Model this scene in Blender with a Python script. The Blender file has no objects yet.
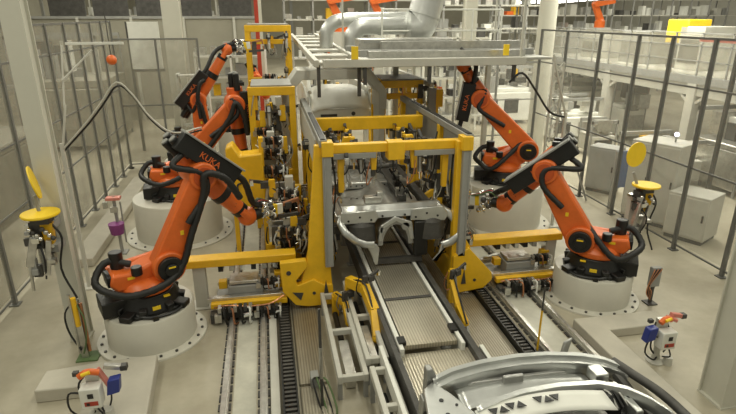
import bpy, bmesh, math, random
from mathutils import Vector, Matrix
random.seed(7)
C = bpy.context.scene.collection
PI = math.pi
V = Vector

# ------------------------------------------------------------------ materials
MATS = {}
def mat(name, col, rough=.5, metal=0., var=.12, scale=3., bump=0., emit=0., coat=0.):
    if name in MATS: return MATS[name]
    m = bpy.data.materials.new(name); m.use_nodes = True
    nt = m.node_tree; b = nt.nodes['Principled BSDF']
    b.inputs['Roughness'].default_value = rough; b.inputs['Metallic'].default_value = metal
    tc = nt.nodes.new('ShaderNodeTexCoord'); n = nt.nodes.new('ShaderNodeTexNoise')
    n.inputs['Scale'].default_value = scale; n.inputs['Detail'].default_value = 5; n.inputs['Roughness'].default_value = .65
    nt.links.new(tc.outputs['Object'], n.inputs['Vector'])
    r = nt.nodes.new('ShaderNodeValToRGB')
    r.color_ramp.elements[0].position = .3; r.color_ramp.elements[1].position = .7
    r.color_ramp.elements[0].color = (*[c*(1-var) for c in col], 1); r.color_ramp.elements[1].color = (*[min(1, c*(1+var)) for c in col], 1)
    nt.links.new(n.outputs['Fac'], r.inputs['Fac']); nt.links.new(r.outputs['Color'], b.inputs['Base Color'])
    if bump:
        bp = nt.nodes.new('ShaderNodeBump'); bp.inputs['Strength'].default_value = bump; bp.inputs['Distance'].default_value = .02
        nt.links.new(n.outputs['Fac'], bp.inputs['Height']); nt.links.new(bp.outputs['Normal'], b.inputs['Normal'])
    if emit:
        b.inputs['Emission Color'].default_value = (*col, 1); b.inputs['Emission Strength'].default_value = emit
    if coat: b.inputs['Coat Weight'].default_value = coat
    MATS[name] = m; return m
ORANGE = mat('orange_paint', (.74, .150, .025), .34, var=.10, scale=5)
ORANGE2 = mat('dark_orange_paint', (.52, .085, .015), .4, var=.15)
YELLOW = mat('yellow_paint', (.80, .47, .014), .42, var=.10, scale=4)
YELL2 = mat('bright_yellow', (.90, .62, .02), .45, var=.06)
BLACK = mat('black_plastic', (.009, .009, .008), .42, var=.3)
RUBBER = mat('black_rubber', (.012, .012, .011), .5, var=.3)
DARK = mat('dark_steel', (.075, .072, .066), .5, .3, var=.3, scale=6)
GREY = mat('grey_paint', (.30, .30, .28), .5, var=.10)
LGREY = mat('light_grey_paint', (.52, .51, .45), .5, var=.07)
PED = mat('pedestal_paint', (.60, .58, .50), .45, var=.06, scale=2)
COLP = mat('column_paint', (.56, .55, .47), .5, var=.06, scale=1.2)
STEEL = mat('brushed_steel', (.55, .54, .50), .33, .85, var=.2, scale=9)
BODY = mat('body_sheet_steel', (.60, .61, .59), .30, .8, var=.14, scale=2.5)
BODY2 = mat('dull_body_sheet', (.40, .40, .38), .42, .6, var=.2, scale=5)
GALV = mat('galvanised_duct', (.58, .59, .57), .34, .75, var=.12, scale=3)
CHROME = mat('chrome', (.8, .8, .78), .12, 1., var=.05)
COPPER = mat('copper', (.55, .25, .13), .35, .8, var=.2, scale=8)
CONC = mat('concrete', (.50, .47, .39), .7, var=.10, scale=2.2, bump=.15)
WALL = mat('wall_panel_paint', (.30, .285, .225), .7, var=.12, scale=.5)
WHITE = mat('white_paint', (.74, .74, .68), .5, var=.05)
BLUE = mat('blue_plastic', (.02, .035, .22), .4, var=.15)
BLUEP = mat('blue_panel', (.10, .16, .34), .5, var=.15)
PURPLE = mat('purple_plastic', (.22, .04, .20), .5, var=.15)
RED = mat('red_paint', (.42, .045, .02), .45, var=.15)
PINK = mat('salmon_paint', (.62, .22, .17), .45, var=.15)
GREEN = mat('green_plate', (.10, .16, .06), .6, var=.3)
LAMP = mat('lamp_tube', (1., .98, .9), .4, emit=4.)
LED = mat('blue_white_led', (.75, .75, 1.), .4, emit=5.)
def ribmat(name, c1, c2, axis, freq, rough=.4, metal=.6):
    m = bpy.data.materials.new(name); m.use_nodes = True; nt = m.node_tree; b = nt.nodes['Principled BSDF']
    b.inputs['Roughness'].default_value = rough; b.inputs['Metallic'].default_value = metal
    tc = nt.nodes.new('ShaderNodeTexCoord'); w = nt.nodes.new('ShaderNodeTexWave')
    w.bands_direction = axis; w.inputs['Scale'].default_value = freq; w.inputs['Distortion'].default_value = .3
    nt.links.new(tc.outputs['Object'], w.inputs['Vector'])
    n = nt.nodes.new('ShaderNodeTexNoise'); n.inputs['Scale'].default_value = 2.5; n.inputs['Detail'].default_value = 6
    nt.links.new(tc.outputs['Object'], n.inputs['Vector'])
    r = nt.nodes.new('ShaderNodeValToRGB'); r.color_ramp.elements[0].color = (*c1, 1); r.color_ramp.elements[1].color = (*c2, 1)
    r.color_ramp.elements[0].position = .15; r.color_ramp.elements[1].position = .6
    nt.links.new(w.outputs['Fac'], r.inputs['Fac'])
    mx = nt.nodes.new('ShaderNodeMix'); mx.data_type = 'RGBA'; mx.blend_type = 'MULTIPLY'; mx.inputs[0].default_value = .5
    nt.links.new(r.outputs['Color'], mx.inputs[6]); nt.links.new(n.outputs['Color'], mx.inputs[7])
    hs = nt.nodes.new('ShaderNodeHueSaturation'); hs.inputs['Saturation'].default_value = 0; nt.links.new(n.outputs['Color'], hs.inputs['Color'])
    nt.links.new(hs.outputs['Color'], mx.inputs[7])
    nt.links.new(mx.outputs[2], b.inputs['Base Color'])
    bp = nt.nodes.new('ShaderNodeBump'); bp.inputs['Strength'].default_value = .2; bp.inputs['Distance'].default_value = .01
    nt.links.new(w.outputs['Fac'], bp.inputs['Height']); nt.links.new(bp.outputs['Normal'], b.inputs['Normal'])
    return m
RIBX = ribmat('ribbed_plate', (.34, .31, .24), (.50, .46, .36), 'X', 9)
RIBW = ribmat('ribbed_deck', (.46, .42, .33), (.66, .61, .49), 'X', 9.0, .28)
RIBY = ribmat('cross_ribbed', (.05, .05, .045), (.33, .32, .28), 'Y', 9.)
GRATE = ribmat('grating', (.33, .33, .30), (.56, .56, .51), 'Y', 6., .5, .4)
def panelmat(name, col, alpha, rough=.4):
    m = bpy.data.materials.new(name); m.use_nodes = True; nt = m.node_tree; b = nt.nodes['Principled BSDF']
    b.inputs['Base Color'].default_value = (*col, 1); b.inputs['Roughness'].default_value = rough
    out = nt.nodes['Material Output']; t = nt.nodes.new('ShaderNodeBsdfTransparent'); mx = nt.nodes.new('ShaderNodeMixShader')
    tc = nt.nodes.new('ShaderNodeTexCoord'); n = nt.nodes.new('ShaderNodeTexNoise'); n.inputs['Scale'].default_value = 1.3; n.inputs['Detail'].default_value = 3
    mr = nt.nodes.new('ShaderNodeMapRange'); mr.inputs[1].default_value = .3; mr.inputs[2].default_value = .7
    mr.inputs[3].default_value = alpha*.6; mr.inputs[4].default_value = alpha*1.4
    nt.links.new(tc.outputs['Object'], n.inputs['Vector']); nt.links.new(n.outputs['Fac'], mr.inputs[0]); nt.links.new(mr.outputs[0], mx.inputs[0])
    nt.links.new(t.outputs[0], mx.inputs[1]); nt.links.new(b.outputs[0], mx.inputs[2]); nt.links.new(mx.outputs[0], out.inputs[0])
    return m
PLEX = panelmat('clear_guard_panel', (.62, .61, .54), .12)
PLEXL = panelmat('hazy_guard_panel', (.40, .385, .31), .30)

# floor: epoxy coated concrete with wear
def floor_mat():
    m = bpy.data.materials.new('epoxy_floor'); m.use_nodes = True; nt = m.node_tree; b = nt.nodes['Principled BSDF']
    tc = nt.nodes.new('ShaderNodeTexCoord')
    n1 = nt.nodes.new('ShaderNodeTexNoise'); n1.inputs['Scale'].default_value = .7; n1.inputs['Detail'].default_value = 7; n1.inputs['Roughness'].default_value = .6
    n2 = nt.nodes.new('ShaderNodeTexNoise'); n2.inputs['Scale'].default_value = 9; n2.inputs['Detail'].default_value = 4
    for n in (n1, n2): nt.links.new(tc.outputs['Object'], n.inputs['Vector'])
    r = nt.nodes.new('ShaderNodeValToRGB'); r.color_ramp.elements[0].position = .3; r.color_ramp.elements[1].position = .68
    r.color_ramp.elements[0].color = (.31, .275, .195, 1); r.color_ramp.elements[1].color = (.53, .49, .38, 1)
    nt.links.new(n1.outputs['Fac'], r.inputs['Fac'])
    r2 = nt.nodes.new('ShaderNodeValToRGB'); r2.color_ramp.elements[0].color = (.86, .86, .86, 1); r2.color_ramp.elements[1].color = (1, 1, 1, 1)
    nt.links.new(n2.outputs['Fac'], r2.inputs['Fac'])
    mx = nt.nodes.new('ShaderNodeMix'); mx.data_type = 'RGBA'; mx.blend_type = 'MULTIPLY'; mx.inputs[0].default_value = 1
    nt.links.new(r.outputs['Color'], mx.inputs[6]); nt.links.new(r2.outputs['Color'], mx.inputs[7]); nt.links.new(mx.outputs[2], b.inputs['Base Color'])
    mr = nt.nodes.new('ShaderNodeMapRange'); mr.inputs[3].default_value = .28; mr.inputs[4].default_value = .5
    nt.links.new(n1.outputs['Fac'], mr.inputs[0]); nt.links.new(mr.outputs[0], b.inputs['Roughness'])
    return m
FLOOR = floor_mat()

# ------------------------------------------------------------------ mesh builder
NOSPLIT = {'clips', 'links', 'hole_pattern', 'hole_row', 'truss_cutouts', 'load', 'railing', 'bracket_holes', 'servo_drive', 'valve_block', 'lattice', 'rail_head', 'yellow_marker', 'cables'}
class MB:
    def __init__(s, *mats): s.bm = bmesh.new(); s.mats = list(mats); s.M = Matrix.Identity(4)
    def _m(s, m):
        if m is None: return 0
        if m not in s.mats: s.mats.append(m)
        return s.mats.index(m)
    def _add(s, vs, fs, m=None):
        i = s._m(m); bv = [s.bm.verts.new(s.M @ V(v)) for v in vs]
        for f in fs:
            try: s.bm.faces.new([bv[k] for k in f]).material_index = i
            except ValueError: pass
        return s
    def box(s, c, d, m=None, rot=None):
        x, y, z = d[0]/2, d[1]/2, d[2]/2
        R = rot if rot is not None else Matrix.Identity(3)
        vs = [V(c)+R @ V((sx*x, sy*y, sz*z)) for sx in (-1, 1) for sy in (-1, 1) for sz in (-1, 1)]
        return s._add(vs, [(0,1,3,2), (4,6,7,5), (0,4,5,1), (2,3,7,6), (0,2,6,4), (1,5,7,3)], m)
    def bb(s, a, b, m=None):
        return s.box([(a[i]+b[i])/2 for i in range(3)], [abs(b[i]-a[i]) for i in range(3)], m)
    def bar(s, a, b, w, h, m=None, up=(0, 0, 1)):
        a, b = V(a), V(b); d = b-a; L = d.length
        if L < 1e-6: return s
        x = d.normalized(); u = V(up)
        if abs(x.dot(u)) > .99: u = V((0, 1, 0))
        y = u.cross(x).normalized(); z = x.cross(y)
        R = Matrix((x, y, z)).transposed()
        return s.box((a+b)/2, (L, w, h), m, R)
    def cyl(s, a, b, r, m=None, r2=None, n=16, cap=True):
        a, b = V(a), V(b); x = (b-a).normalized(); r2 = r if r2 is None else r2
        u = V((0, 0, 1)) if abs(x.z) < .9 else V((1, 0, 0))
        p = x.cross(u).normalized(); q = x.cross(p)
        vs = []
        for c, rr in ((a, r), (b, r2)):
            for i in range(n):
                t = 2*PI*i/n; vs.append(c+p*math.cos(t)*rr+q*math.sin(t)*rr)
        fs = [(i, (i+1) % n, n+(i+1) % n, n+i) for i in range(n)]
        if cap: fs += [tuple(range(n-1, -1, -1)), tuple(range(n, 2*n))]
        return s._add(vs, fs, m)
    def lathe(s, prof, c=(0, 0, 0), m=None, n=32, axis='Z'):
        vs = []
        for r, z in prof:
            for i in range(n):
                t = 2*PI*i/n; p = V((r*math.cos(t), r*math.sin(t), z))
                if axis == 'Y': p = V((p.x, p.z, p.y))
                if axis == 'X': p = V((p.z, p.x, p.y))
                vs.append(V(c)+p)
        k = len(prof); fs = [(j*n+i, j*n+(i+1) % n, (j+1)*n+(i+1) % n, (j+1)*n+i) for j in range(k-1) for i in range(n)]
        fs += [tuple(range(n-1, -1, -1)), tuple(range((k-1)*n, k*n))]
        return s._add(vs, fs, m)
    def tube(s, pts, r, m=None, n=8, smooth=4, rib=0.):
        P = [V(p) for p in pts]
        if smooth and len(P) > 2:
            Q = []; E = [P[0]*2-P[1]]+P+[P[-1]*2-P[-2]]
            for i in range(1, len(E)-2):
                for k in range(smooth):
                    t = k/smooth; a, b, c, d = E[i-1:i+3]
                    Q.append(.5*((2*b)+(c-a)*t+(2*a-5*b+4*c-d)*t*t+(3*b-a-3*c+d)*t**3))
            Q.append(P[-1]); P = Q
        vs = []; nrm = None
        for i, p in enumerate(P):
            t = (P[min(i+1, len(P)-1)]-P[max(i-1, 0)])
            t = t.normalized() if t.length > 1e-9 else V((0, 0, 1))
            if nrm is None: nrm = t.orthogonal().normalized()
            else:
                nrm = nrm-t*nrm.dot(t); nrm = nrm.normalized() if nrm.length > 1e-6 else t.orthogonal().normalized()
            b = t.cross(nrm); rr = (r[i*len(r)//len(P)] if isinstance(r, (list, tuple)) else r)*(1+(rib if i % 2 else 0))
            for k in range(n):
                a = 2*PI*k/n; vs.append(p+nrm*math.cos(a)*rr+b*math.sin(a)*rr)
        k = len(P); fs = [(j*n+i, j*n+(i+1) % n, (j+1)*n+(i+1) % n, (j+1)*n+i) for j in range(k-1) for i in range(n)]
        fs += [tuple(range(n-1, -1, -1)), tuple(range((k-1)*n, k*n))]
        return s._add(vs, fs, m)
    def prism(s, poly, a, b, axis='Y', m=None):
        """poly in the plane normal to axis, extruded from a to b"""
        n = len(poly); vs = []
        for t in (a, b):
            for p, q in poly: vs.append({'Y': (p, t, q), 'X': (t, p, q), 'Z': (p, q, t)}[axis])
        fs = [(i, (i+1) % n, n+(i+1) % n, n+i) for i in range(n)]+[tuple(range(n-1, -1, -1)), tuple(range(n, 2*n))]
        return s._add(vs, fs, m)
    def capsule(s, p0, p1, r0, r1, y0, y1, m=None, n=10):
        """link plate: hull of two circles in the XZ plane, thickness y0..y1"""
        d = V((p1[0]-p0[0], p1[1]-p0[1])); a = math.atan2(d.y, d.x); poly = []
        for i in range(n+1):
            t = a+PI/2+PI*i/n; poly.append((p0[0]+r0*math.cos(t), p0[1]+r0*math.sin(t)))
        for i in range(n+1):
            t = a-PI/2+PI*i/n; poly.append((p1[0]+r1*math.cos(t), p1[1]+r1*math.sin(t)))
        return s.prism(poly, y0, y1, 'Y', m)
    def ball(s, c, r, m=None, sc=(1, 1, 1)):
        n, k = 16, 9; prof = [(max(1e-3, math.sin(PI*j/k)), -math.cos(PI*j/k)) for j in range(k+1)]
        vs = []
        for pr_, z in prof:
            for i in range(n):
                t = 2*PI*i/n; vs.append(V(c)+V((pr_*math.cos(t)*r*sc[0], pr_*math.sin(t)*r*sc[1], z*r*sc[2])))
        fs = [(j*n+i, j*n+(i+1) % n, (j+1)*n+(i+1) % n, (j+1)*n+i) for j in range(k) for i in range(n)]
        return s._add(vs, fs, m)
    def grid(s, fn, nu, nv, thick=0., m=None):
        vs = [V(fn(i/nu, j/nv)) for i in range(nu+1) for j in range(nv+1)]
        fs = [(i*(nv+1)+j, (i+1)*(nv+1)+j, (i+1)*(nv+1)+j+1, i*(nv+1)+j+1) for i in range(nu) for j in range(nv)]
        return s._add(vs, fs, m)
    def clusters(s):
        seen = set(); comps = []
        for v in s.bm.verts:
            if v in seen: continue
            st = [v]; seen.add(v); comp = []
            while st:
                q = st.pop(); comp.append(q)
                for e in q.link_edges:
                    o = e.other_vert(q)
                    if o not in seen: seen.add(o); st.append(o)
            lo = [min(q.co[i] for q in comp)-.004 for i in range(3)]; hi = [max(q.co[i] for q in comp)+.004 for i in range(3)]
            comps.append([set(comp), lo, hi])
        merged = True
        while merged:
            merged = False
            for i in range(len(comps)):
                for j in range(i+1, len(comps)):
                    a, c = comps[i], comps[j]
                    if all(a[1][k] <= c[2][k] and c[1][k] <= a[2][k] for k in range(3)):
                        a[0] |= c[0]; a[1] = [min(a[1][k], c[1][k]) for k in range(3)]; a[2] = [max(a[2][k], c[2][k]) for k in range(3)]
                        comps.pop(j); merged = True; break
                if merged: break
        return comps
    def build(s, name, parent=None, bev=0., thick=0., smooth=True):
        if parent is not None and len(s.bm.verts) < 3000 and name not in NOSPLIT:
            cl = s.clusters()
            if 1 < len(cl) <= 24:
                first = None
                for comp, lo, hi in cl[1:]:
                    c2 = MB(*s.mats); c2.bm.free(); c2.bm = s.bm.copy()
                    s.bm.verts.index_update(); keep = {v.index for v in comp}
                    c2.bm.verts.ensure_lookup_table(); c2.bm.verts.index_update()
                    bmesh.ops.delete(c2.bm, geom=[v for v in c2.bm.verts if v.index not in keep], context='VERTS')
                    c2.build1(name, parent, bev, thick, smooth)
                for comp, lo, hi in cl[1:]: bmesh.ops.delete(s.bm, geom=list(comp), context='VERTS')
        return s.build1(name, parent, bev, thick, smooth)
    def build1(s, name, parent=None, bev=0., thick=0., smooth=True):
        bmesh.ops.recalc_face_normals(s.bm, faces=s.bm.faces)
        me = bpy.data.meshes.new(name); s.bm.to_mesh(me); s.bm.free()
        for m in s.mats: me.materials.append(m)
        if smooth:
            me.shade_smooth(); me.set_sharp_from_angle(angle=math.radians(38))
        o = bpy.data.objects.new(name, me); C.objects.link(o)
        if parent: o.parent = parent
        if thick:
            md = o.modifiers.new('solid', 'SOLIDIFY'); md.thickness = thick; md.offset = 0
        if bev:
            md = o.modifiers.new('bevel', 'BEVEL'); md.width = bev; md.segments = 2; md.limit_method = 'ANGLE'; md.angle_limit = math.radians(40)
        return o

def empty(name, label, cat, loc=(0, 0, 0), rz=0, group=None):
    o = bpy.data.objects.new(name, None); C.objects.link(o); o.empty_display_size = .1
    o.location = loc; o.rotation_euler = (0, 0, rz); return tag(o, label, cat, group)
def tag(o, label=None, cat=None, group=None, kind=None):
    if label: o['label'] = label
    if cat: o['category'] = cat
    if group: o['group'] = group
    if kind: o['kind'] = kind
    return o
def copytree(o, parent=None):
    c = o.copy(); C.objects.link(c); c.parent = parent
    for ch in list(o.children): copytree(ch, c)
    return c
def text_part(txt, size, M, material, parent, name='lettering', depth=.004):
    cu = bpy.data.curves.new(name, 'FONT'); cu.body = txt; cu.size = size; cu.extrude = depth; cu.align_x = 'CENTER'; cu.align_y = 'CENTER'
    t = bpy.data.objects.new(name, cu); C.objects.link(t); bpy.context.view_layer.update()
    me = bpy.data.meshes.new_from_object(t.evaluated_get(bpy.context.evaluated_depsgraph_get()))
    bpy.data.objects.remove(t); me.transform(M); me.materials.clear(); me.materials.append(material)
    o = bpy.data.objects.new(name, me); C.objects.link(o); o.parent = parent; return o

# ------------------------------------------------------------------ setting
b = MB(FLOOR); b.bb((-26, -1, -.1), (40, 62, 0)); tag(b.build('floor', smooth=False), kind='structure')
b = MB(WALL)
b.bb((-26, 58, 0), (40, 58.4, 9))
for i in range(14): b.bb((-26+i*4.8, 57.9, 0), (-25.7+i*4.8, 58, 9), GREY)
tag(b.build('wall_back', smooth=False), kind='structure')
b = MB(WALL); b.bb((-14.4, -1, 0), (-14, 58, 9))
for i in range(20): b.bb((-14, 1+i*3, 0), (-13.85, 1.2+i*3, 9), GREY)
tag(b.build('wall_left', smooth=False), kind='structure')
b = MB(LGREY); b.bb((38, -1, 0), (38.4, 58, 9)); tag(b.build('wall_right', smooth=False), kind='structure')

# concrete slabs
def slab(poly, z, label):
    b = MB(CONC); b.prism(poly, 0, z, 'Z'); o = b.build('concrete_slab', bev=.015); tag(o, label, 'concrete slab', 'concrete foundation slabs')
slab([(-2.82, 5.62), (-2.82, 6.0), (-2.3, 6.06), (-1.56, 6.1), (-1.42, 4.2), (-2.2, 4.2), (-2.2, 5.62)], .17, 'low concrete slab on the left under the control box stand')
slab([(4.08, 5.95), (5.35, 5.95), (5.35, 5.6), (4.42, 5.6), (4.42, 3.6), (4.08, 3.6)], .14, 'L-shaped concrete kerb on the right behind the control box stand')
slab([(-3.6, 9.3), (-3.6, 14.5), (-3.2, 14.5), (-3.2, 9.3)], .16, 'long narrow concrete kerb along the left guard fence')
# ------------------------------------------------------------------ rails and floor equipment
def rail(x, y0, y1, label, w=.09, toothed=True):
    t = empty('guide_rail', label, 'rail', (x, y0, 0), group='steel guide rails in the floor')
    L = y1-y0; b = MB(STEEL); b.bb((-w/2, 0, 0), (w/2, L, .05)); b.bb((-w*.28, 0, .05), (w*.28, L, .1)); b.build('rail_head', t)
    b = MB(DARK)
    n = int(L/.16)
    for i in range(n):
        b.bb((-w*.8, i*.16, .005), (-w*.5, i*.16+.11, .02)); b.bb((w*.5, i*.16, .005), (w*.8, i*.16+.11, .02))
    k = b.build('clips', t); tag(k, kind='stuff')
    return t
rail(-.69, 3.8, 12, 'outermost toothed rail left of the assembly line')
rail(-.25, 3.8, 12, 'rail left of the line, beside the dark cable chain')
rail(3.42, 3.8, 12, 'rail right of the line, beside the dark cable chain')
rail(3.95, 3.8, 12, 'outermost toothed rail right of the assembly line')
def strip(x0, x1, y0, y1, z, m, name, label, cat, bev=0):
    b = MB(m); b.bb((x0, y0, 0), (x1, y1, z)); return tag(b.build(name, bev=bev, smooth=False), label, cat)
WORN = mat('worn_bright_floor', (.50, .49, .41), .42, var=.22, scale=1.6)
strip(-.60, -.34, 3.8, 12, .006, WORN, 'floor_strip', 'pale worn floor strip between the two left rails', 'floor strip')
strip(3.52, 3.86, 3.8, 12, .006, WORN, 'floor_strip', 'pale worn floor strip between the two right rails', 'floor strip')
strip(-.17, -.07, 3.8, 7.0, .05, LGREY, 'edge_strip', 'light grey edge bar beside the left cable chain', 'edge bar')
def chain(x, y0, y1, label):
    t = empty('cable_chain', label, 'cable chain', (x, y0, 0), group='black cable chains along the line')
    L = y1-y0; b = MB(BLACK)
    b.bb((-.09, 0, 0), (-.07, L, .12)); b.bb((.07, 0, 0), (.09, L, .12)); b.bb((-.09, 0, 0), (.09, L, .02)); b.build('trough', t)
    b = MB(DARK)
    n = int(L/.075)
    for i in range(n): b.bb((-.065, i*.075, .07), (.065, i*.075+.035, .10))
    tag(b.build('links', t), kind='stuff')
    b = MB(COPPER, BLACK)
    for k in range(4): b.cyl((-.045+k*.03, 0, .045), (-.045+k*.03, L, .045), .012, [COPPER, BLACK][k % 2], n=6)
    b.build('cables', t)
chain(.05, 3.8, 11.5, 'black cable chain left of the conveyor')
chain(3.13, 3.8, 11.5, 'black cable chain right of the conveyor')
def plate(x0, x1, y0, y1, z, m, label):
    b = MB(m); b.bb((x0, y0, 0), (x1, y1, z)); tag(b.build('floor_plate', smooth=False, bev=.004), label, 'floor plate', 'ribbed floor plates')
plate(.17, .52, 5.35, 11, .04, RIBX, 'ribbed steel floor plate between left cable chain and gantry foot')
plate(2.48, 3.02, 4.2, 11, .04, RIBX, 'ribbed steel floor plate between conveyor and right cable chain')
plate(.17, .50, 3.6, 5.30, .03, RIBX, 'nearest ribbed floor plate beside the left cable chain')

# conveyor
cv = empty('roller_conveyor', 'raised steel conveyor with ribbed deck running under the car bodies', 'conveyor', (0, 0, 0))
b = MB(RIBW); b.bb((1.40, 5.15, .50), (2.04, 14, .56)); b.build('deck', cv, smooth=False)
b = MB(RIBW); b.bb((1.30, 3.2, .44), (2.16, 5.10, .48)); b.build('front_deck', cv, smooth=False)
for nm, x0, x1, y0, y1, m in (('side_beam', 1.24, 1.31, 3.2, 14, DARK), ('side_beam', 2.16, 2.24, 3.2, 14, DARK), ('side_rail', 1.32, 1.375, 5.05, 14, WHITE), ('side_rail', 2.06, 2.11, 5.05, 14, WHITE)):
    b = MB(m); b.bb((x0, y0, .30), (x1, y1, .585 if nm == 'side_rail' else .56)); b.build(nm, cv, bev=.008)
b = MB(WHITE); b.bb((2.30, 3.2, .3), (2.35, 5.1, .5)); b.bb((1.12, 3.2, .3), (1.17, 5.3, .5)); b.build('guard_rail', cv, bev=.006)
for y in [4+.9*i for i in range(11)]:
    for x in (1.30, 2.16):
        b = MB(GREY); b.bb((x-.04, y, 0), (x+.04, y+.08, .44)); b.bb((x-.08, y-.03, 0), (x+.08, y+.11, .02)); b.build('leg', cv)
b = MB(DARK)
for i in range(3): b.bb((1.40, 6.2+i*1.9, .562), (2.04, 6.26+i*1.9, .57))
b.build('deck_seam', cv)
b = MB(BLACK); b.bb((1.33, 5.15, .562), (1.42, 5.28, .61)); b.bb((2.02, 5.3, .562), (2.1, 5.45, .61)); b.build('sensor', cv)

def lift_frame(x0, x1, y0, y1, z, label):
    t = empty('lift_table_frame', label, 'steel frame', (x0, y0, 0), group='light steel frames beside the conveyor')
    w, L = x1-x0, y1-y0
    for xx in (0, w):
        b = MB(LGREY); b.bb((xx-.03, 0, z-.1), (xx+.03, L, z)); b.build('long_beam', t, bev=.008)
    for k, yy in enumerate((.04, L*.5, L-.04)):
        b = MB(LGREY); b.bb((0, yy-.03, z-.09), (w, yy+.03, z-.01)); b.build('cross_beam', t, bev=.008)
    for xx in (0, w):
        for yy in (.06, L-.06):
            b = MB(GREY); b.bb((xx-.025, yy-.03, 0), (xx+.025, yy+.03, z-.1)); b.build('leg', t)
    b = MB(STEEL, BLACK); b.bb((w*.3, L*.1, .02), (w*.7, L*.45, z-.12)); b.cyl((w*.5, L*.5, z*.4), (w*.5, L*.85, z*.4), .04, BLACK); b.build('drive_unit', t)
lift_frame(.62, .92, 5.0, 7.0, .34, 'light grey steel frame on the floor in front of left gantry post')
lift_frame(.98, 1.17, 3.7, 5.0, .45, 'narrow ladder-like steel frame left of the near conveyor deck')
lift_frame(2.42, 2.66, 3.9, 4.95, .42, 'short light steel frame right of the near conveyor deck')
lift_frame(.98, 1.2, 5.2, 7.2, .40, 'light steel frame tight against the left side of the conveyor')

# ------------------------------------------------------------------ clutter fixture parts (clamps)
def clamp(parent, loc, rz=0., s=1., kind=0, name='clamp'):
    """a pneumatic clamp: bracket, cylinder, jaw, hose"""
    M = Matrix.Translation(V(loc)) @ Matrix.Rotation(rz, 4, 'Z') @ Matrix.Scale(s, 4)
    rnd = random.Random(int(loc[0]*991+loc[1]*313+loc[2]*177))
    b = MB(YELLOW if kind != 1 else DARK); b.M = M
    b.prism([(-.05, -.12), (.05, -.12), (.09, .02), (.05, .16), (-.04, .16)], -.03, .03, 'Y')
    o = b.build(name, parent, bev=.004)
    b = MB(STEEL, DARK, CHROME); b.M = M
    b.box((.12, 0, .08), (.12, .1, .1), DARK); b.cyl((.06, 0, .06), (.10, 0, -.2), .035, STEEL, n=10); b.cyl((.10, 0, -.2), (.11, 0, -.3), .015, CHROME, n=8)
    b.bar((.14, 0, .12), (.30+.05*rnd.random(), 0, .14+.08*rnd.random()), .04, .045, DARK); b.box((.31, 0, .12), (.05, .05, .09), CHROME)
    k = b.build('cylinder', o)
    b = MB(rnd.choice([BLACK, RUBBER, STEEL, COPPER])); b.M = M
    b.tube([(.08, .04, -.18), (.0, .10, -.28), (-.12, .08, -.1), (-.1, .03, .14)], .011, n=6)
    b.build('hose', o)
    return o
def valve_block(parent, loc, rz=0., s=1., name='valve_block'):
    M = Matrix.Translation(V(loc)) @ Matrix.Rotation(rz, 4, 'Z') @ Matrix.Scale(s, 4)
    b = MB(DARK, STEEL, BLACK, COPPER, CHROME, WHITE); b.M = M
    b.box((0, 0, 0), (.42, .12, .1), BLACK)
    for i in range(7): b.box((-.18+i*.06, -.03, .07), (.04, .1, .06), [STEEL, BLACK, DARK][i % 3])
    for i in range(4): b.tube([(-.15+i*.1, -.05, .08), (-.12+i*.1, -.14, .1), (-.1+i*.09, -.16, -.06), (-.05+i*.08, -.05, -.12)], .012, [BLACK, COPPER, RUBBER, WHITE][i], n=6)
    b.cyl((.1, -.1, 0), (.2, -.1, .02), .03, CHROME, n=10); b.box((-.2, -.08, -.02), (.08, .06, .1), RED if False else STEEL)
    return b.build(name, parent)

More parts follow.
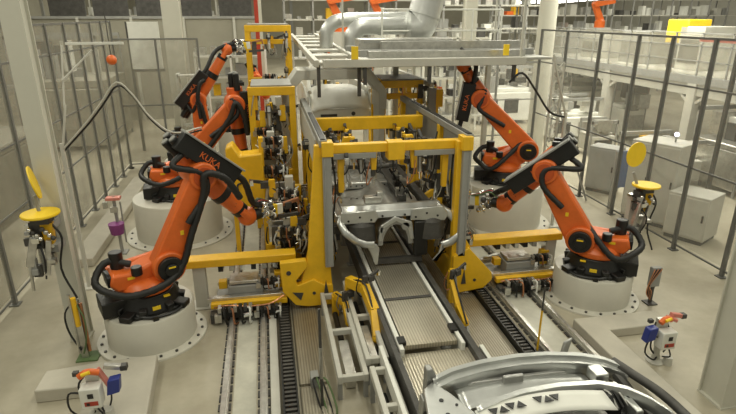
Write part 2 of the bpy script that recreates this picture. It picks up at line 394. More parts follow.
# ------------------------------------------------------------------ gantry over the centre car
CX = 1.76
def side_frame(sx, label):
    """sx=-1 left, +1 right; frame plane along Y at |x-CX| = 1.03"""
    X = CX+sx*1.05
    t = empty('side_frame', label, 'fixture frame', (X, 7.1, 0), group='yellow fixture side frames of the gantry')
    L = 3.95
    o = -sx  # direction toward the line
    # front post: yellow gusset + grey channel + top block
    b = MB(YELLOW); b.prism([(o*.0, 2.52), (o*-.12, 2.52), (o*-.26, .95), (o*-.42, .30), (o*-.36, .12), (o*.10, .10), (o*.04, 1.0)] if sx < 0 else [(o*.17, 2.5), (o*-.0, 2.5), (o*-.0, 1.05), (o*-.12, .85), (o*-.30, .30), (o*-.26, .12), (o*.17, .10)], .02, .14, 'Y'); b.build('front_post', t, bev=.01)
    b = MB(GREY); b.bb((-o*.02, -.06, .72), (o*.10, .10, 2.38)); b.bb((o*.0, -.075, .74), (o*.015, -.05, 2.36)); b.build('cover_channel', t, bev=.008)
    b = MB(YELLOW); b.bb((-o*.03, -.08, 2.38), (o*.13, .14, 2.58)); b.build('top_block', t, bev=.008)
    # base bracket
    b = MB(YELLOW)
    if sx > 0: b.prism([(-o*.08, .85), (-o*.48, .40), (-o*.50, .28), (-o*.36, .14), (o*.16, .08), (o*.16, .72)], -.06, .06, 'Y')
    else: b.prism([(-o*.68, .82), (-o*.30, .84), (-o*.28, .74), (-o*.46, .52), (-o*.44, .44), (-o*.20, .52), (-o*.05, .42), (o*.08, .42), (o*.10, .08), (-o*.30, .08), (-o*.48, .12), (-o*.66, .36)], -.02, .10, 'Y')
    br = b.build('base_bracket', t, bev=.01)
    b = MB(DARK)
    yh = -.07 if sx > 0 else -.03
    if sx < 0: b.cyl((-o*.56, yh, .66), (-o*.56, -.018, .66), .035, n=16); b.prism([(-o*.52, .34), (-o*.40, .20), (-o*.36, .32)], -.032, -.018, 'Y')
    b.cyl((-o*.2, yh, .3), (-o*.2, -.018, .3), .025, n=12); b.prism([(o*.02, .25), (-o*.06, .25), (-o*.02, .5)], yh, -.018, 'Y')
    b.build('hole', br)
    b = MB(YELLOW); b.prism([(0.1, .10), (0.1, .5), (.4, .5), (L-.3, .42), (L-.3, .12)], -.10, .02, 'X'); b.build('lower_beam', t, bev=.01)
    b = MB(YELLOW); b.prism([(.14, .5), (.14, .95), (.75, .5)], -.06, -.02, 'X'); b.build('gusset', t, bev=.006)
    # top rail: dark channel with light web
    b = MB(GREY); b.bb((-.055, .0, 2.50), (.055, L, 2.60)); tr = b.build('top_rail', t, bev=.006)
    b = MB(BLACK); b.bb((-.035, .02, 2.60), (.035, L*.55 if sx < 0 else L*.8, 2.615)); b.build('rail_cover', tr)
    b = MB(LGREY if sx < 0 else GREY); b.bb((-o*.075, .5, 2.05), (-o*.045, L*.96, 2.5)) if sx < 0 else b.prism([(.14, 2.5), (.14, 1.2), (.5, 1.0), (1.2, 1.9), (L*.95, 2.2), (L*.95, 2.5)], .02, .06, 'X')
    b.build('side_panel', t, bev=.004)
    for k, y in enumerate((1.3, 2.6, L-.1)):
        b = MB(YELLOW); b.bb((-.06, y-.06, .1), (.06, y+.06, 2.5)); b.build('post', t, bev=.01)
        b = MB(YELLOW); b.bar((0, y, 1.4), (o*.30, y, 1.2), .08, .10, YELLOW); b.bar((o*.28, y, 1.18), (o*.28, y, .9), .07, .07); b.build('bracket_arm', t, bev=.006)
    for y, z in ((.5, 1.0), (.9, 1.5), (1.3, 1.9), (1.9, 1.2), (2.3, 1.7), (3.0, 1.2), (3.5, 1.8), (.7, .8), (1.6, 1.6), (2.8, 2.1)):
        clamp(t, (o*.09, y, z), 0 if o > 0 else PI, 1.1, kind=int(y*10) % 2)
    for y, z in ((.35, .85), (1.2, 1.15), (2.1, .75), (3.1, .9), (1.7, 2.15)):
        valve_block(t, (-o*.13, y, z), PI/2, .8)
    b = MB(YELL2); b.lathe([(.001, -.004), (.07, -.004), (.07, .004), (.001, .004)], (-sx*.0, 0, 0), axis='X', n=20)
    d = b.build('yellow_marker', t); d.location = (o*.03 + (.04 if sx > 0 else 0), .75, 1.75); d.scale = (1, 1, 2.0)
    b = MB(RUBBER)
    b.tube([(o*.12, .3, 2.4), (o*.18, .2, 1.9), (o*.14, .3, 1.2), (o*.2, .5, .7)], .014, n=6); b.tube([(o*.1, 1.2, 2.4), (o*.2, 1.1, 2.0), (o*.12, 1.3, 1.5)], .012, n=6)
    b.build('hose', t)
    return t
side_frame(-1, 'tall yellow and grey fixture frame on the left of the centre car body')
side_frame(1, 'tall yellow and grey fixture frame on the right of the centre car body')
# cross frame
t = empty('cross_frame', 'yellow overhead cross frame joining the two side frames above the car', 'fixture frame', (CX, 7.35, 2.38))
def xbeam(y, z, h, x0, x1, nm='cross_beam', m=YELLOW, d=.14):
    b = MB(m); b.bb((x0, y-d/2, z-h/2), (x1, y+d/2, z+h/2)); return b.build(nm, t, bev=.01)
xbeam(.0, .04, .13, -.99, .99); xbeam(2.0, .0, .22, -.99, .99); pass
xbeam(-.05, .0, .26, -.12, .12, 'centre_block', YELLOW, .22)
for sx in (-1, 1):
    b = MB(GREY); b.bb((sx*.28, -.1, -.10), (sx*.90, -.075, -.02)); b.build('hanger_rail', t, bev=.005)
    for k, (x, zz) in enumerate(((.30, -.30), (.78, -.62))):
        b = MB(YELLOW); b.prism([(sx*x-.05, -.02), (sx*x+.05, -.02), (sx*x+.035, zz), (sx*x-.035, zz)], -.02, .06, 'Y'); b.build('hanger', t, bev=.006)
        clamp(t, (sx*x, .05+.15*k, zz), PI/2+sx*.4, .9, kind=1)
    for y in (.2, .9, 1.5, 2.1):
        clamp(t, (sx*.72, y, -.25), PI/2*sx, 1.2, kind=1); clamp(t, (sx*.45, y+.1, -.2), -PI/2, 1.1, kind=0)
    b = MB(YELLOW); b.prism([(sx*.42, -.05), (sx*.58, -.05), (sx*.70, -.45), (sx*.66, -.85), (sx*.55, -.9), (sx*.60, -.5)], 1.1, 1.18, 'Y'); b.build('hanger', t, bev=.006)
b = MB(DARK); b.bb((-.50, 1.2, -.62), (.35, 1.26, -.56)); b.cyl((-.35, 1.2, -.59), (.2, 1.2, -.59), .04, DARK); b.build('cross_bar', t)
b = MB(RUBBER)
for k in range(7): b.tube([(-.8+k*.27, .1, -.05), (-.75+k*.25, .02, -.35), (-.65+k*.24, .1, -.25), (-.6+k*.24, .6, -.05)], .012, n=6)
b.build('hose', t)

# gripper yellow arms in front of the gantry foot
def yarm(pts, label, w=.115):
    t = empty('swing_arm', label, 'fixture arm', pts[0], group='yellow swing arms at the gantry feet'); P = [V(p)-V(pts[0]) for p in pts]
    b = MB(YELLOW)
    for a, c in zip(P, P[1:]): b.bar(a, c, w, w*1.3); b.ball(c, w*.62)
    b.build('arm', t, bev=.006)
    b = MB(BLACK, CHROME); b.tube([P[0]+V((0, -.06, .05)), P[1]+V((0, -.1, .08)), P[-1]+V((0, -.06, .03))], .014, n=6); b.cyl(P[-1], P[-1]+V((.03, -.08, -.14)), .03, CHROME, n=10); b.build('hose', t)
    b = MB(YELLOW); b.bb((-.05, -.05, -pts[0][2]), (.05, .05, 0)); b.build('foot_post', t, bev=.006)
    clamp(t, P[1]+V((0, 0, .05)), .5, .8, kind=1)
yarm([(.98, 6.75, .62), (1.16, 6.45, .66), (1.22, 6.05, .50), (1.20, 5.75, .30)], 'bent yellow arm beside the left conveyor edge')
yarm([(.80, 6.9, .34), (.90, 6.60, .36), (.92, 6.35, .18)], 'short yellow arm in front of the left gantry foot', .08)
yarm([(2.58, 6.9, .56), (2.46, 6.55, .58), (2.42, 6.15, .40), (2.44, 5.9, .28)], 'bent yellow arm beside the right conveyor edge', .08)

# yellow beams with stands and carriages
def beam_unit(sx, label):
    t = empty('yellow_beam', label, 'beam', (CX+sx*2.2, 7.55, 0), group='yellow beams reaching to the gantry')
    b = MB(YELLOW); b.bb((-.9, -.12, .68), (.72, .12, .80)); b.build('beam', t, bev=.012)
    b = MB(BLACK); b.bb((.72, -.10, .69), (.725, .10, .79)) if sx > 0 else b.bb((-.905, -.1, .69), (-.9, .1, .79)); b.build('end_cap', t)
    b = MB(LGREY); xs = .55 if sx > 0 else -.72
    b.bb((xs-.09, -.08, .02), (xs+.09, .08, .68)); b.bb((xs-.2, -.15, 0), (xs+.2, .15, .02)); b.build('stand', t, bev=.006)
    b = MB(STEEL, BLACK, CHROME)
    for k in range(6): b.box((-.4+k*.16, 0, .63), (.07, .2, .08), [BLACK, STEEL, CHROME][k % 3])
    b.build('roller_bracket', t)
beam_unit(-1, 'yellow steel beam left of the gantry on a grey stand'); beam_unit(1, 'yellow steel beam right of the gantry on a grey stand')
def carriage(sx, label):
    t = empty('rail_carriage', label, 'carriage', (CX+sx*2.2, 7.15, 0), group='carriages on the floor rails')
    b = MB(YELLOW); b.bb((-.55, -.06, .17), (.55, .04, .25)); b.bb((-.45, .3, .30), (-.33, .42, .42)); b.bb((.38, .3, .25), (.52, .42, .5)); b.build('bumper_beam', t, bev=.008)
    b = MB(STEEL); b.bb((-.6, .04, .22), (.6, .13, .29)); b.bb((-.28, .18, .42), (.14, .48, .47)); b.build('steel_plate', t, bev=.006)
    b = MB(GREY); b.bb((-.3, .15, .12), (.2, .5, .4)); b.bb((-.5, .1, .1), (.5, .6, .18)); b.build('chassis', t, bev=.01)
    valve_block(t, (-.2, -.13, .14), 0, 1.2); valve_block(t, (.28, -.13, .13), 0, .9); valve_block(t, (.3, .2, .42), 0, .8)
    b = MB(COPPER); b.tube([(-.5, -.1, .22), (-.3, -.16, .27), (0, -.14, .22), (.3, -.15, .24), (.5, -.05, .3)], .011, n=6); b.build('cable', t)
    b = MB(STEEL); b.tube([(-.35, .6, .25), (-.5, .85, .12), (-.2, 1.05, .1), (.1, .9, .12), (0, .65, .3)], .035, n=8); b.tube([(-.3, .6, .3), (-.4, .8, .2), (-.1, .95, .18), (.15, .8, .22)], .03, n=8); b.build('hose_bundle', t)
    b = MB(DARK); b.bb((-.55, -.2, .02), (-.4, -.05, .15)); b.build('wheel_guard', t)
carriage(-1, 'rail carriage with yellow bumper and valves on the left rails'); carriage(1, 'rail carriage with yellow bumper and valves on the right rails')

# ------------------------------------------------------------------ robots
def n2(v): return v.normalized()
def weld_gun(parent, W, d, s, big=True, far=False, L=.5, dz=0):
    """servo spot welding gun at wrist W pointing d (plane direction), world-free local"""
    o3 = V((W[0], 0, W[1])); d = V(d).normalized(); up = V((0, 1, 0)).cross(d); 
    if up.z < 0: up = -up
    def P(a, y, c): return o3+d*a+V((0, y, 0))+up*c
    b = MB(BLACK); b.cyl(P(.10, 0, 0), P(.20, 0, 0), .085, n=18); g = b.build('welding_gun', parent)
    b = MB(WHITE, YELL2); b.bar(P(.30, -s*.02, .02), P(.56, -s*.02, .02), .16, .16, WHITE, up=up); b.bar(P(.40, -s*.02, .02), P(.47, -s*.02, .02), .165, .165, YELL2, up=up); b.build('transformer', g, bev=.006)
    b = MB(CHROME, DARK, STEEL)
    rnd = random.Random(3)
    for k in range(26):
        a = .18+rnd.random()*.22; b.ball(P(a, (rnd.random()-.5)*.34, (rnd.random()-.5)*.40), .022+.03*rnd.random(), rnd.choice([CHROME, CHROME, DARK, STEEL]))
    for k in range(8):
        q = P(.2+rnd.random()*.2, (rnd.random()-.5)*.3, (rnd.random()-.5)*.36); b.cyl(q, q+V((rnd.uniform(-.1, .1), rnd.uniform(-.1, .1), rnd.uniform(-.1, .1))), .02, rnd.choice([CHROME, STEEL]), n=10)
    b.bar(P(.2, 0, .12), P(.36, 0, -.12), .07, .07, CHROME); b.build('servo_drive', g)
    b = MB(COPPER, DARK); b.bar(P(.56, 0, .06), P(.56+L*.6, 0, .10), .06, .05, COPPER, up=up); b.cyl(P(.56+L*.6, 0, .10), P(.56+L*.6, 0, .0), .018, COPPER, n=8); b.box(P(.66, 0, .04), (.1, .12, .1), DARK); b.build('upper_electrode_arm', g)
    b = MB(DARK, COPPER); b.bar(P(.5, 0, -.12), P(.56+L*.6, 0, -.14), .05, .05, DARK, up=up); b.cyl(P(.56+L*.6, 0, -.14), P(.56+L*.6, 0, -.03), .016, COPPER, n=8); b.build('lower_electrode_arm', g)
    b = MB(RUBBER, RED, GREEN)
    for k, m in enumerate((RUBBER, RED, RUBBER, GREEN)):
        b.tube([P(.1, .02*k, .10), P(.22, .05*k-.05, .20), P(.38, .03*k, .14), P(.6, .01*k, .08)], .011, m, n=6)
    b.build('hose', g)
def robot(loc, h, az, s, J2, J3, W, slab_ends, gundir, label, pedlab, pedr=.58, guns=True, mot=None, Lg=.5, armoff=.0, longhose=True):
    az = math.radians(az)
    pt = empty('robot_pedestal', pedlab, 'pedestal', (loc[0], loc[1], 0), group='round pale grey robot pedestals')
    b = MB(PED); r = pedr
    b.lathe([(r*1.0, .0), (r, h-.02), (r-.015, h), (.05, h)], n=64); b.build('drum', pt)
    b = MB(PED); b.lathe([(r*.9, 0), (r*1.24, 0), (r*1.24, .022), (r*1.23, .03), (r*.9, .03)], n=64); fl = b.build('flange', pt)
    b = MB(DARK)
    for k in range(20):
        a = 2*PI*k/20; b.cyl((r*1.13*math.cos(a), r*1.13*math.sin(a), .03), (r*1.13*math.cos(a), r*1.13*math.sin(a), .05), .02, n=6)
    b.build('bolt', fl)
    t = empty('welding_robot', label, 'robot', (loc[0], loc[1], h), az, group='orange six-axis welding robots')
    # base
    b = MB(BLACK)
    b.prism([(-.42, -.26), (-.26, -.42), (.26, -.42), (.42, -.26), (.42, .26), (.26, .42), (-.26, .42), (-.42, .26)], .0, .05, 'Z')
    for sx in (-1, 1):
        for sy in (-1, 1): b.bar((sx*.2, sy*.2, .07), (sx*.40, sy*.40, .045), .16, .08)
    b.lathe([(.44, .04), (.41, .12), (.37, .2), (.36, .25)], n=24); b.bb((-.60, -.20, .03), (-.3, .20, .24))
    for k in range(8): b.bar((.3*math.cos(k*PI/4+.4), .3*math.sin(k*PI/4+.4), .10), (.47*math.cos(k*PI/4+.4), .47*math.sin(k*PI/4+.4), .06), .10, .12)
    bp = b.build('base', t, bev=.012)
    b = MB(YELL2); b.box((.0, s*.435, .12), (.10, .012, .05)); b.box((.16, s*.36, .22), (.08, .05, .012)); b.build('warning_label', bp)
    b = MB(BLACK, STEEL); b.tube([(-.3, s*.30, .06), (-.1, s*.48, .03), (.2, s*.50, .03), (.4, s*.36, .05)], .02, n=6)
    b.box((-.05, s*(pedr-.06), .02), (.07, .07, .035), BLACK); b.build('cable', bp)
    # carousel
    b = MB(ORANGE); b.lathe([(.33, .24), (.35, .27), (.35, .34), (.30, .40), (.2, .44)], n=28)
    jx, jz = J2
    b.prism([(-.38, .34), (-.46, .44), (-.42, .58), (-.15, .56), (jx-.16, jz+.10), (jx+.02, jz+.17), (jx+.17, jz+.02), (jx+.12, jz-.15), (.25, .32)], -.17, .17, 'Y')
    ca = b.build('carousel', t, bev=.03)
    b = MB(BLACK); b.cyl((-.30, -s*.1, .55), (-.30, -s*.1, .80), .085, n=18); b.cyl((-.12, s*.16, .52), (-.12, s*.16, .64), .07, n=16); b.bb((-.48, -.14, .42), (-.40, .14, .56)); b.build('axis_motor', ca, bev=.01)
    b = MB(YELL2); b.box((-.2, s*.175, .50), (.09, .01, .035)); b.build('warning_label', ca)
    # counterbalance cylinder (orange) beside the shoulder
    b = MB(ORANGE, BLACK, STEEL); yb = -s*.24
    b.cyl((-.42, yb, .46), (jx+.0, yb, jz-.02), .10, ORANGE, n=18); b.cyl((-.47, yb, .45), (-.42, yb, .46), .105, BLACK, n=18); b.cyl((jx, yb, jz-.02), (jx+.12, yb, jz+.04), .04, STEEL); b.build('counterbalance', t, bev=.006)
    # shoulder disc (axis 2 motor) on the camera side
    b = MB(ORANGE); b.cyl((jx, s*.15, jz), (jx, s*.30, jz), .215, n=28); b.build('shoulder_housing', t, bev=.02)
    b = MB(BLACK); b.cyl((jx, s*.29, jz), (jx, s*.36, jz), .165, n=24); b.cyl((jx, s*.36, jz), (jx, s*.40, jz), .085, n=20); sd = b.build('axis_motor', t, bev=.008)
    b = MB(YELL2); b.box((jx, s*.402, jz+.05), (.09, .006, .02)); b.build('warning_label', sd)
    # lower arm
    y0, y1 = (s*.02+armoff*s, s*.24+armoff*s)
    b = MB(ORANGE); b.capsule(J2, J3, .215, .155, min(y0, y1), max(y0, y1)); b.cyl((J3[0], y0-s*.03, J3[1]), (J3[0], y1+s*.03, J3[1]), .19, n=28)
    la = b.build('lower_arm', t, bev=.025)
    b = MB(ORANGE2); b.cyl((J3[0], y1+s*.03, J3[1]), (J3[0], y1+s*.045, J3[1]), .135, n=24); b.build('elbow_cap', la, bev=.004)
    b = MB(WHITE, YELL2); m2 = (V((J2[0], 0, J2[1]))*.62+V((J3[0], 0, J3[1]))*.38); b.box((m2.x, y1+s*.004, m2.z), (.045, .008, .06), YELL2); b.build('warning_label', la)
    # upper arm
    A = V((J3[0], 0, J3[1])); Wv = V((W[0], 0, W[1])); d = (Wv-A).normalized(); L = (Wv-A).length; n = V((-d.z, 0, d.x))
    if n.z < 0: n = -n
    yo = -s*.10
    def Q(a, y, c): return A+d*a+V((0, yo+y, 0))+n*c
    b = MB(ORANGE)
    b.cyl(Q(0, -.18, 0), Q(0, .18, 0), .18, n=28)
    b.cyl(Q(-.30, 0, .06), Q(.1, 0, .05), .155, n=20)
    b.cyl(Q(.0, 0, .03), Q(L*.5, 0, .0), .175, r2=.145, n=22); b.cyl(Q(L*.5, 0, .0), Q(L*.84, 0, 0), .13, r2=.11, n=22)
    ua = b.build('upper_arm', t, bev=.012)
    b = MB(BLACK, STEEL); b.cyl(Q(L*.43, 0, 0), Q(L*.53, 0, 0), .152, n=22); b.cyl(Q(L*.80, 0, 0), Q(L*.88, 0, 0), .118, n=20); b.build('collar', ua)
    for k, yy in enumerate((-.135, 0, .135)):
        b = MB(BLACK); off = (.12, .04, .12)[k]
        b.cyl(Q(-.24, yy, off-.02), Q(-.56, yy, off+.0), .062, n=14); b.box(Q(-.36, yy, off+.07), (.12, .09, .07)); b.cyl(Q(-.56, yy, off), Q(-.58, yy, off), .048, GREY, n=14); b.build('wrist_motor', ua, bev=.006)
    # wrist
    b = MB(ORANGE); b.ball(Wv+V((0, yo, 0)), .145, sc=(1, .95, 1)); b.cyl(Q(L*.84, -.085, 0), Q(L, -.085, 0), .06, n=16); b.cyl(Q(L*.84, .085, 0), Q(L, .085, 0), .06, n=16)
    gd = V((gundir[0], 0, gundir[1])).normalized(); b.cyl(Wv+V((0, yo, 0)), Wv+V((0, yo, 0))+gd*.13, .095, r2=.08, n=18); wr = b.build('wrist', t, bev=.006)
    if guns:
        o = MB(BLACK); o.cyl(Wv+V((0, yo, 0))+gd*.1, Wv+V((0, yo, 0))+gd*.15, .09, n=18); o.build('tool_flange', wr)
        kids = set(t.children); weld_gun(t, W, gd, s, L=Lg)
        for c in t.children:
            if c not in kids: c.location = (0, yo, 0)
    # dress pack slab
    if slab_ends:
        S0, S1 = [V((p[0], s*.12, p[1])) for p in slab_ends]; dd = (S1-S0).normalized(); nn = V((-dd.z, 0, dd.x)); nn = nn if nn.z > 0 else -nn
        b = MB(BLACK); b.bar(S0, S1, .15, .25, up=nn); sl = b.build('dress_pack_guard', t, bev=.012)
        b = MB(GREY); b.bar(S0+nn*.135, S1+nn*.135, .28, .025, up=nn); b.build('guard_plate', sl, bev=.004)
        b = MB(BLACK); mid = (S0+S1)/2; b.bar(mid+V((0, -s*.04, 0)), A+V((0, yo+s*.06, 0)), .08, .06); b.build('guard_bracket', sl)
        X = dd if (dd.x*s) < 0 else -dd
        # lettering faces the side s
        Y_ = V((0, s, 0)).cross(X)
        if Y_.z < 0: X = -X; Y_ = -Y_
        M = Matrix((X, Y_, V((0, s, 0)))).transposed().to_4x4(); M.translation = mid+V((0, s*.079, 0))
        text_part('KUKA', .12, M, ORANGE, sl)
        # hose from the slab to the wrist
        b = MB(RUBBER); b.tube([S1+dd*(-.2), S1+dd*.12+nn*.02, Wv-d*.15+n*.20+V((0, 0, 0)), Wv+gd*.22+V((0, yo, .12))], .045, n=10, smooth=7, rib=.1); b.build('hose', t)
        b = MB(RUBBER); b.tube([S0+dd*.15-nn*.1, S0-nn*.32+dd*.1+V((0, s*.1, 0)), A+V((0, s*.26, .02))-d*.05, A+V((0, s*.30, -.2)), V((J2[0]*.5+J3[0]*.5, s*.31, J2[1]*.5+J3[1]*.5))], .04, n=10, smooth=7, rib=.1); b.build('hose', t)
    # corrugated cable along lower arm, looping behind the shoulder
    a3 = V((J3[0], 0, J3[1])); a2 = V((J2[0], 0, J2[1])); e = (a3-a2); pn = V((-e.z, 0, e.x)).normalized()
    if pn.x < 0: pn = -pn
    b = MB(RUBBER)
    hp = [a3+V((0, s*.28, -.05))+d*.55+n*.14, a3+V((0, s*.32, .10))+d*.28+n*.10, a3+V((0, s*.33, .05)), a3-e*.18+V((0, s*.32, 0))+pn*.06, a3-e*.6+V((0, s*.31, 0))+pn*.10, a2+V((.05, s*.33, .08))+pn*.12, a2+V((-.12, s*.40, -.16)), V((-.25, s*.36, .34)), V((-.52, s*.22, .42)), V((-.60, 0, .50)), V((-.42, -s*.1, .68)), V((-.15, 0, .62))]
    if not longhose: hp = [a2+V((-.02, -s*.05, .18)), a2+V((-.12, s*.2, .16))]+hp[7:]
    b.tube(hp, .045, n=10, smooth=8, rib=.12)
    b.build('corrugated_hose', t)
    M = Matrix((d, V((0, s, 0)).cross(d), V((0, s, 0)))).transposed().to_4x4()
    if M[2][1] < 0 or abs(d.z) > .95:
        M = Matrix((-d, V((0, s, 0)).cross(-d), V((0, s, 0)))).transposed().to_4x4()
    M.translation = Q(L*.62, s*.112, 0); text_part('KUKA', .075, M, BLACK, ua)
    return t
robot((-1.76, 6.87), .50, 25, -1, (.27, .56), (.85, 1.70), (1.55, .89), ((.62, 2.20), (1.34, 1.58)), (1, .0), 'orange robot on the near left pedestal, arm bent over the yellow beam', 'round pale pedestal under the near left robot')
robot((-1.9, 10.7), .80, 8, -1, (.22, .62), (1.27, 1.76), (1.38, .60), ((1.50, 2.0), (1.56, 1.2)), (1, -.05), 'orange robot on the rear left pedestal with forearm hanging straight down', 'tall pale pedestal under the rear left robot', pedr=.84)
robot((-1.9, 13.6), .80, 5, -1, (.30, .62), (.26, 1.47), (1.04, 2.62), ((-.2, 1.35), (.46, 2.10)), (1, .12), 'farthest left orange robot with forearm raised up to the right', 'pale pedestal under the farthest left robot', pedr=.7)
robot((4.85, 6.76), .50, 145, 1, (.24, .50), (.86, 1.49), (1.47, .80), ((.50, 1.90), (1.36, 1.16)), (1, -.05), 'orange robot on the near right pedestal reaching left to the gantry', 'round pale pedestal under the near right robot', Lg=.2, longhose=False)
robot((4.78, 10.1), .92, -20, -1, (.42, .70), (-.58, 1.70), (-.95, 2.32), ((-.80, 2.0), (-.92, 1.25)), (-.4, 1), 'orange robot on the rear right pedestal leaning back with raised forearm', 'tall pale pedestal under the rear right robot', pedr=.84, guns=False, longhose=False)
robot((-1.0, 17.2), .80, 10, -1, (.27, .56), (.70, 1.5), (1.0, 1.0), None, (1, 0), 'distant orange robot behind the left yellow fixture', 'distant pedestal behind the left yellow fixture', pedr=.6, guns=False)
#PART2

# ------------------------------------------------------------------ car bodies
t = empty('car_body', 'raw silver car underbody on the conveyor inside the yellow gantry', 'car body', (CX, 7.25, 0), group='raw steel car bodies')
def car_center(t):
    b = MB(BODY)  # cowl cross-member
    b.prism([(0, 1.36), (.03, 1.46), (.14, 1.52), (.26, 1.50), (.26, 1.44), (.12, 1.42), (.08, 1.34)], -.78, .74, 'X'); cw = b.build('cowl_crossmember', t, bev=.01)
    b = MB(BODY); b.prism([(-.82, 1.30), (-.30, 1.30), (-.24, 1.40), (-.30, 1.50), (-.80, 1.48)], -.03, .02, 'Y'); b.prism([(.24, 1.30), (.78, 1.26), (.84, 1.36), (.74, 1.50), (.26, 1.48)], -.03, .02, 'Y'); b.build('dash_panel', t, bev=.012)
    b = MB(BLACK, DARK)
    for k in range(9): b.cyl((-.7+k*.17, -.036, 1.35+.05*(k % 2)), (-.7+k*.17, -.03, 1.35+.05*(k % 2)), .017, n=10)
    tag(b.build('hole_pattern', cw), kind='stuff')
    # tunnel arch
    b = MB(BODY2); P = []
    for i in range(13):
        a = PI*i/12; P.append((.02-.27*math.cos(a), .92+.40*math.sin(a)))
    for i in range(12, -1, -1):
        a = PI*i/12; P.append((.02-.20*math.cos(a), .92+.33*math.sin(a)))
    b.prism(P, -.02, 1.6, 'Y'); b.build('tunnel', t)
    b = MB(BODY); Pp = [(-.26, 1.0), (-.22, 1.25), (0, 1.38), (.26, 1.28), (.30, 1.0), (.24, 1.0), (.20, 1.2), (.02, 1.31), (-.18, 1.2), (-.20, 1.0)]; b.prism(Pp, -.05, -.01, 'Y'); b.build('tunnel_frame', t, bev=.008)
    # curved front rails (horns)
    for nm, pts, r in (('front_rail', [(-.76, .1, 1.40), (-.82, -.02, 1.32), (-.76, -.10, 1.20), (-.60, -.12, 1.06), (-.46, -.12, 1.00), (-.33, -.12, .99)], .042), ('front_rail', [(.66, .1, 1.46), (.86, .0, 1.36), (1.0, -.08, 1.20), (1.0, -.12, 1.05), (.84, -.12, .93), (.72, -.12, .90)], .05)):
        b = MB(BODY); dd = []; PP = [V(p) for p in pts]
        for k, p in enumerate(PP):
            q = PP[min(k+1, len(PP)-1)]-PP[max(k-1, 0)]; dd.append(V((-q.z, 0, q.x)).normalized())
        def hf(u, v, PP=PP, dd=dd, r=r):
            f = u*(len(PP)-1); k = min(int(f), len(PP)-2); f -= k; f2 = f*f*(3-2*f)
            p = PP[k].lerp(PP[k+1], f); d = dd[k].lerp(dd[k+1], f); a = (v-.5)*PI
            return p+d*(math.sin(a)*r*1.25)+V((0, -math.cos(a)*r*.8, 0))
        b.grid(hf, 24, 8); b.tube([p+V((0, .04, 0)) for p in PP], r*.7, n=8, smooth=5); b.build(nm, t, thick=.008)
    for x0, x1, x2 in ((-.36, -.28, -.30), (.80, .68, .62)):
        b = MB(BODY); b.prism([(x0-.10*(1 if x0 < 0 else -1), 1.0), (x0+.06, 1.0), (x1+.03, .92), (x2+.02, .66), (x2-.02, .66), (x0-.03, .86)], -.14, -.10, 'Y'); b.build('rail_horn', t, bev=.012)
    # strut towers, dark wheel wells
    for x in (-.50, .58):
        b = MB(DARK); b.lathe([(.24, 0), (.22, .26), (.12, .34), (.02, .34)], (x, .12, 1.0), n=20); b.build('strut_tower', t)
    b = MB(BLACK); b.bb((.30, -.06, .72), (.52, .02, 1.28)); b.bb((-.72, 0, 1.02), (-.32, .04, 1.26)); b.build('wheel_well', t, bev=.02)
    b = MB(BODY2); b.cyl((.16, -.05, 1.22), (.16, .02, 1.22), .06, BODY2, n=16); b.cyl((-.2, -.05, 1.18), (-.2, .02, 1.18), .045, BODY2, n=14); b.build('mount_boss', t)
    # floor pan going back with ribs
    b = MB(BODY2)
    def fp(u, v):
        x = -.72+1.30*u; y = .26+4.6*v
        z = 1.30+(.16*math.exp(-((x-.02)/.17)**2))+.018*math.sin(y*14)*(1 if abs(x-.02) > .2 else .2)+(.10 if .32 < v < .38 else 0)
        return (x, y, z)
    b.grid(fp, 44, 90); b.build('floor_pan', t, thick=.006)
    b = MB(BODY); b.bb((-.74, 1.55, 1.32), (.60, 1.72, 1.44)); b.bb((-.74, 2.7, 1.32), (.60, 2.84, 1.42)); b.build('seat_crossmember', t, bev=.02)
    b = MB(DARK)
    for k in range(9): b.cyl((-.52+k*.1, 1.545, 1.38), (-.52+k*.1, 1.54, 1.38), .016, DARK, n=8)
    for k in range(8): b.cyl((-.5+k*.1, 1.0, 1.335), (-.5+k*.1, 1.0, 1.345), .016, DARK, n=8)
    tag(b.build('hole_row', t), kind='stuff')
    for x in (-.80, .70):
        b = MB(BODY if x < 0 else DARK); b.bb((x-.06, .2, 1.22), (x+.06, 4.8, 1.36)); b.build('sill', t, bev=.02)
    b = MB(DARK); b.bar((.30, .9, 1.42), (.32, 2.6, 1.46), .16, .10); b.build('tooling_bar', t, bev=.01)
    b = MB(DARK, STEEL, BLACK)
    for k in range(5): b.box((.22+.05*k, .45+.35*k, 1.48), (.12, .1, .14), [DARK, STEEL, BLACK][k % 3]); b.tube([(.2+.05*k, .4+.35*k, 1.5), (.3, .5+.3*k, 1.62), (.42, .6+.3*k, 1.42)], .015, BLACK, n=6)
    b.build('clamp_row', t)
    b = MB(STEEL, DARK); b.box((-.28, .30, 1.56), (.26, .14, .1)); b.box((-.16, .35, 1.60), (.1, .1, .12), BODY); b.cyl((-.4, .3, 1.55), (-.2, .3, 1.6), .03, DARK); b.build('bracket', t, bev=.01)
    b = MB(DARK); b.bb((-.3, .0, .60), (.45, .08, .68)); b.bb((-.40, .9, .56), (-.32, 1.0, 1.3)); b.bb((.44, .9, .56), (.52, 1.0, 1.3)); b.bb((-.40, 3.4, .56), (-.32, 3.5, 1.3)); b.bb((.44, 3.4, .56), (.52, 3.5, 1.3)); b.build('skid', t)
car_center(t)

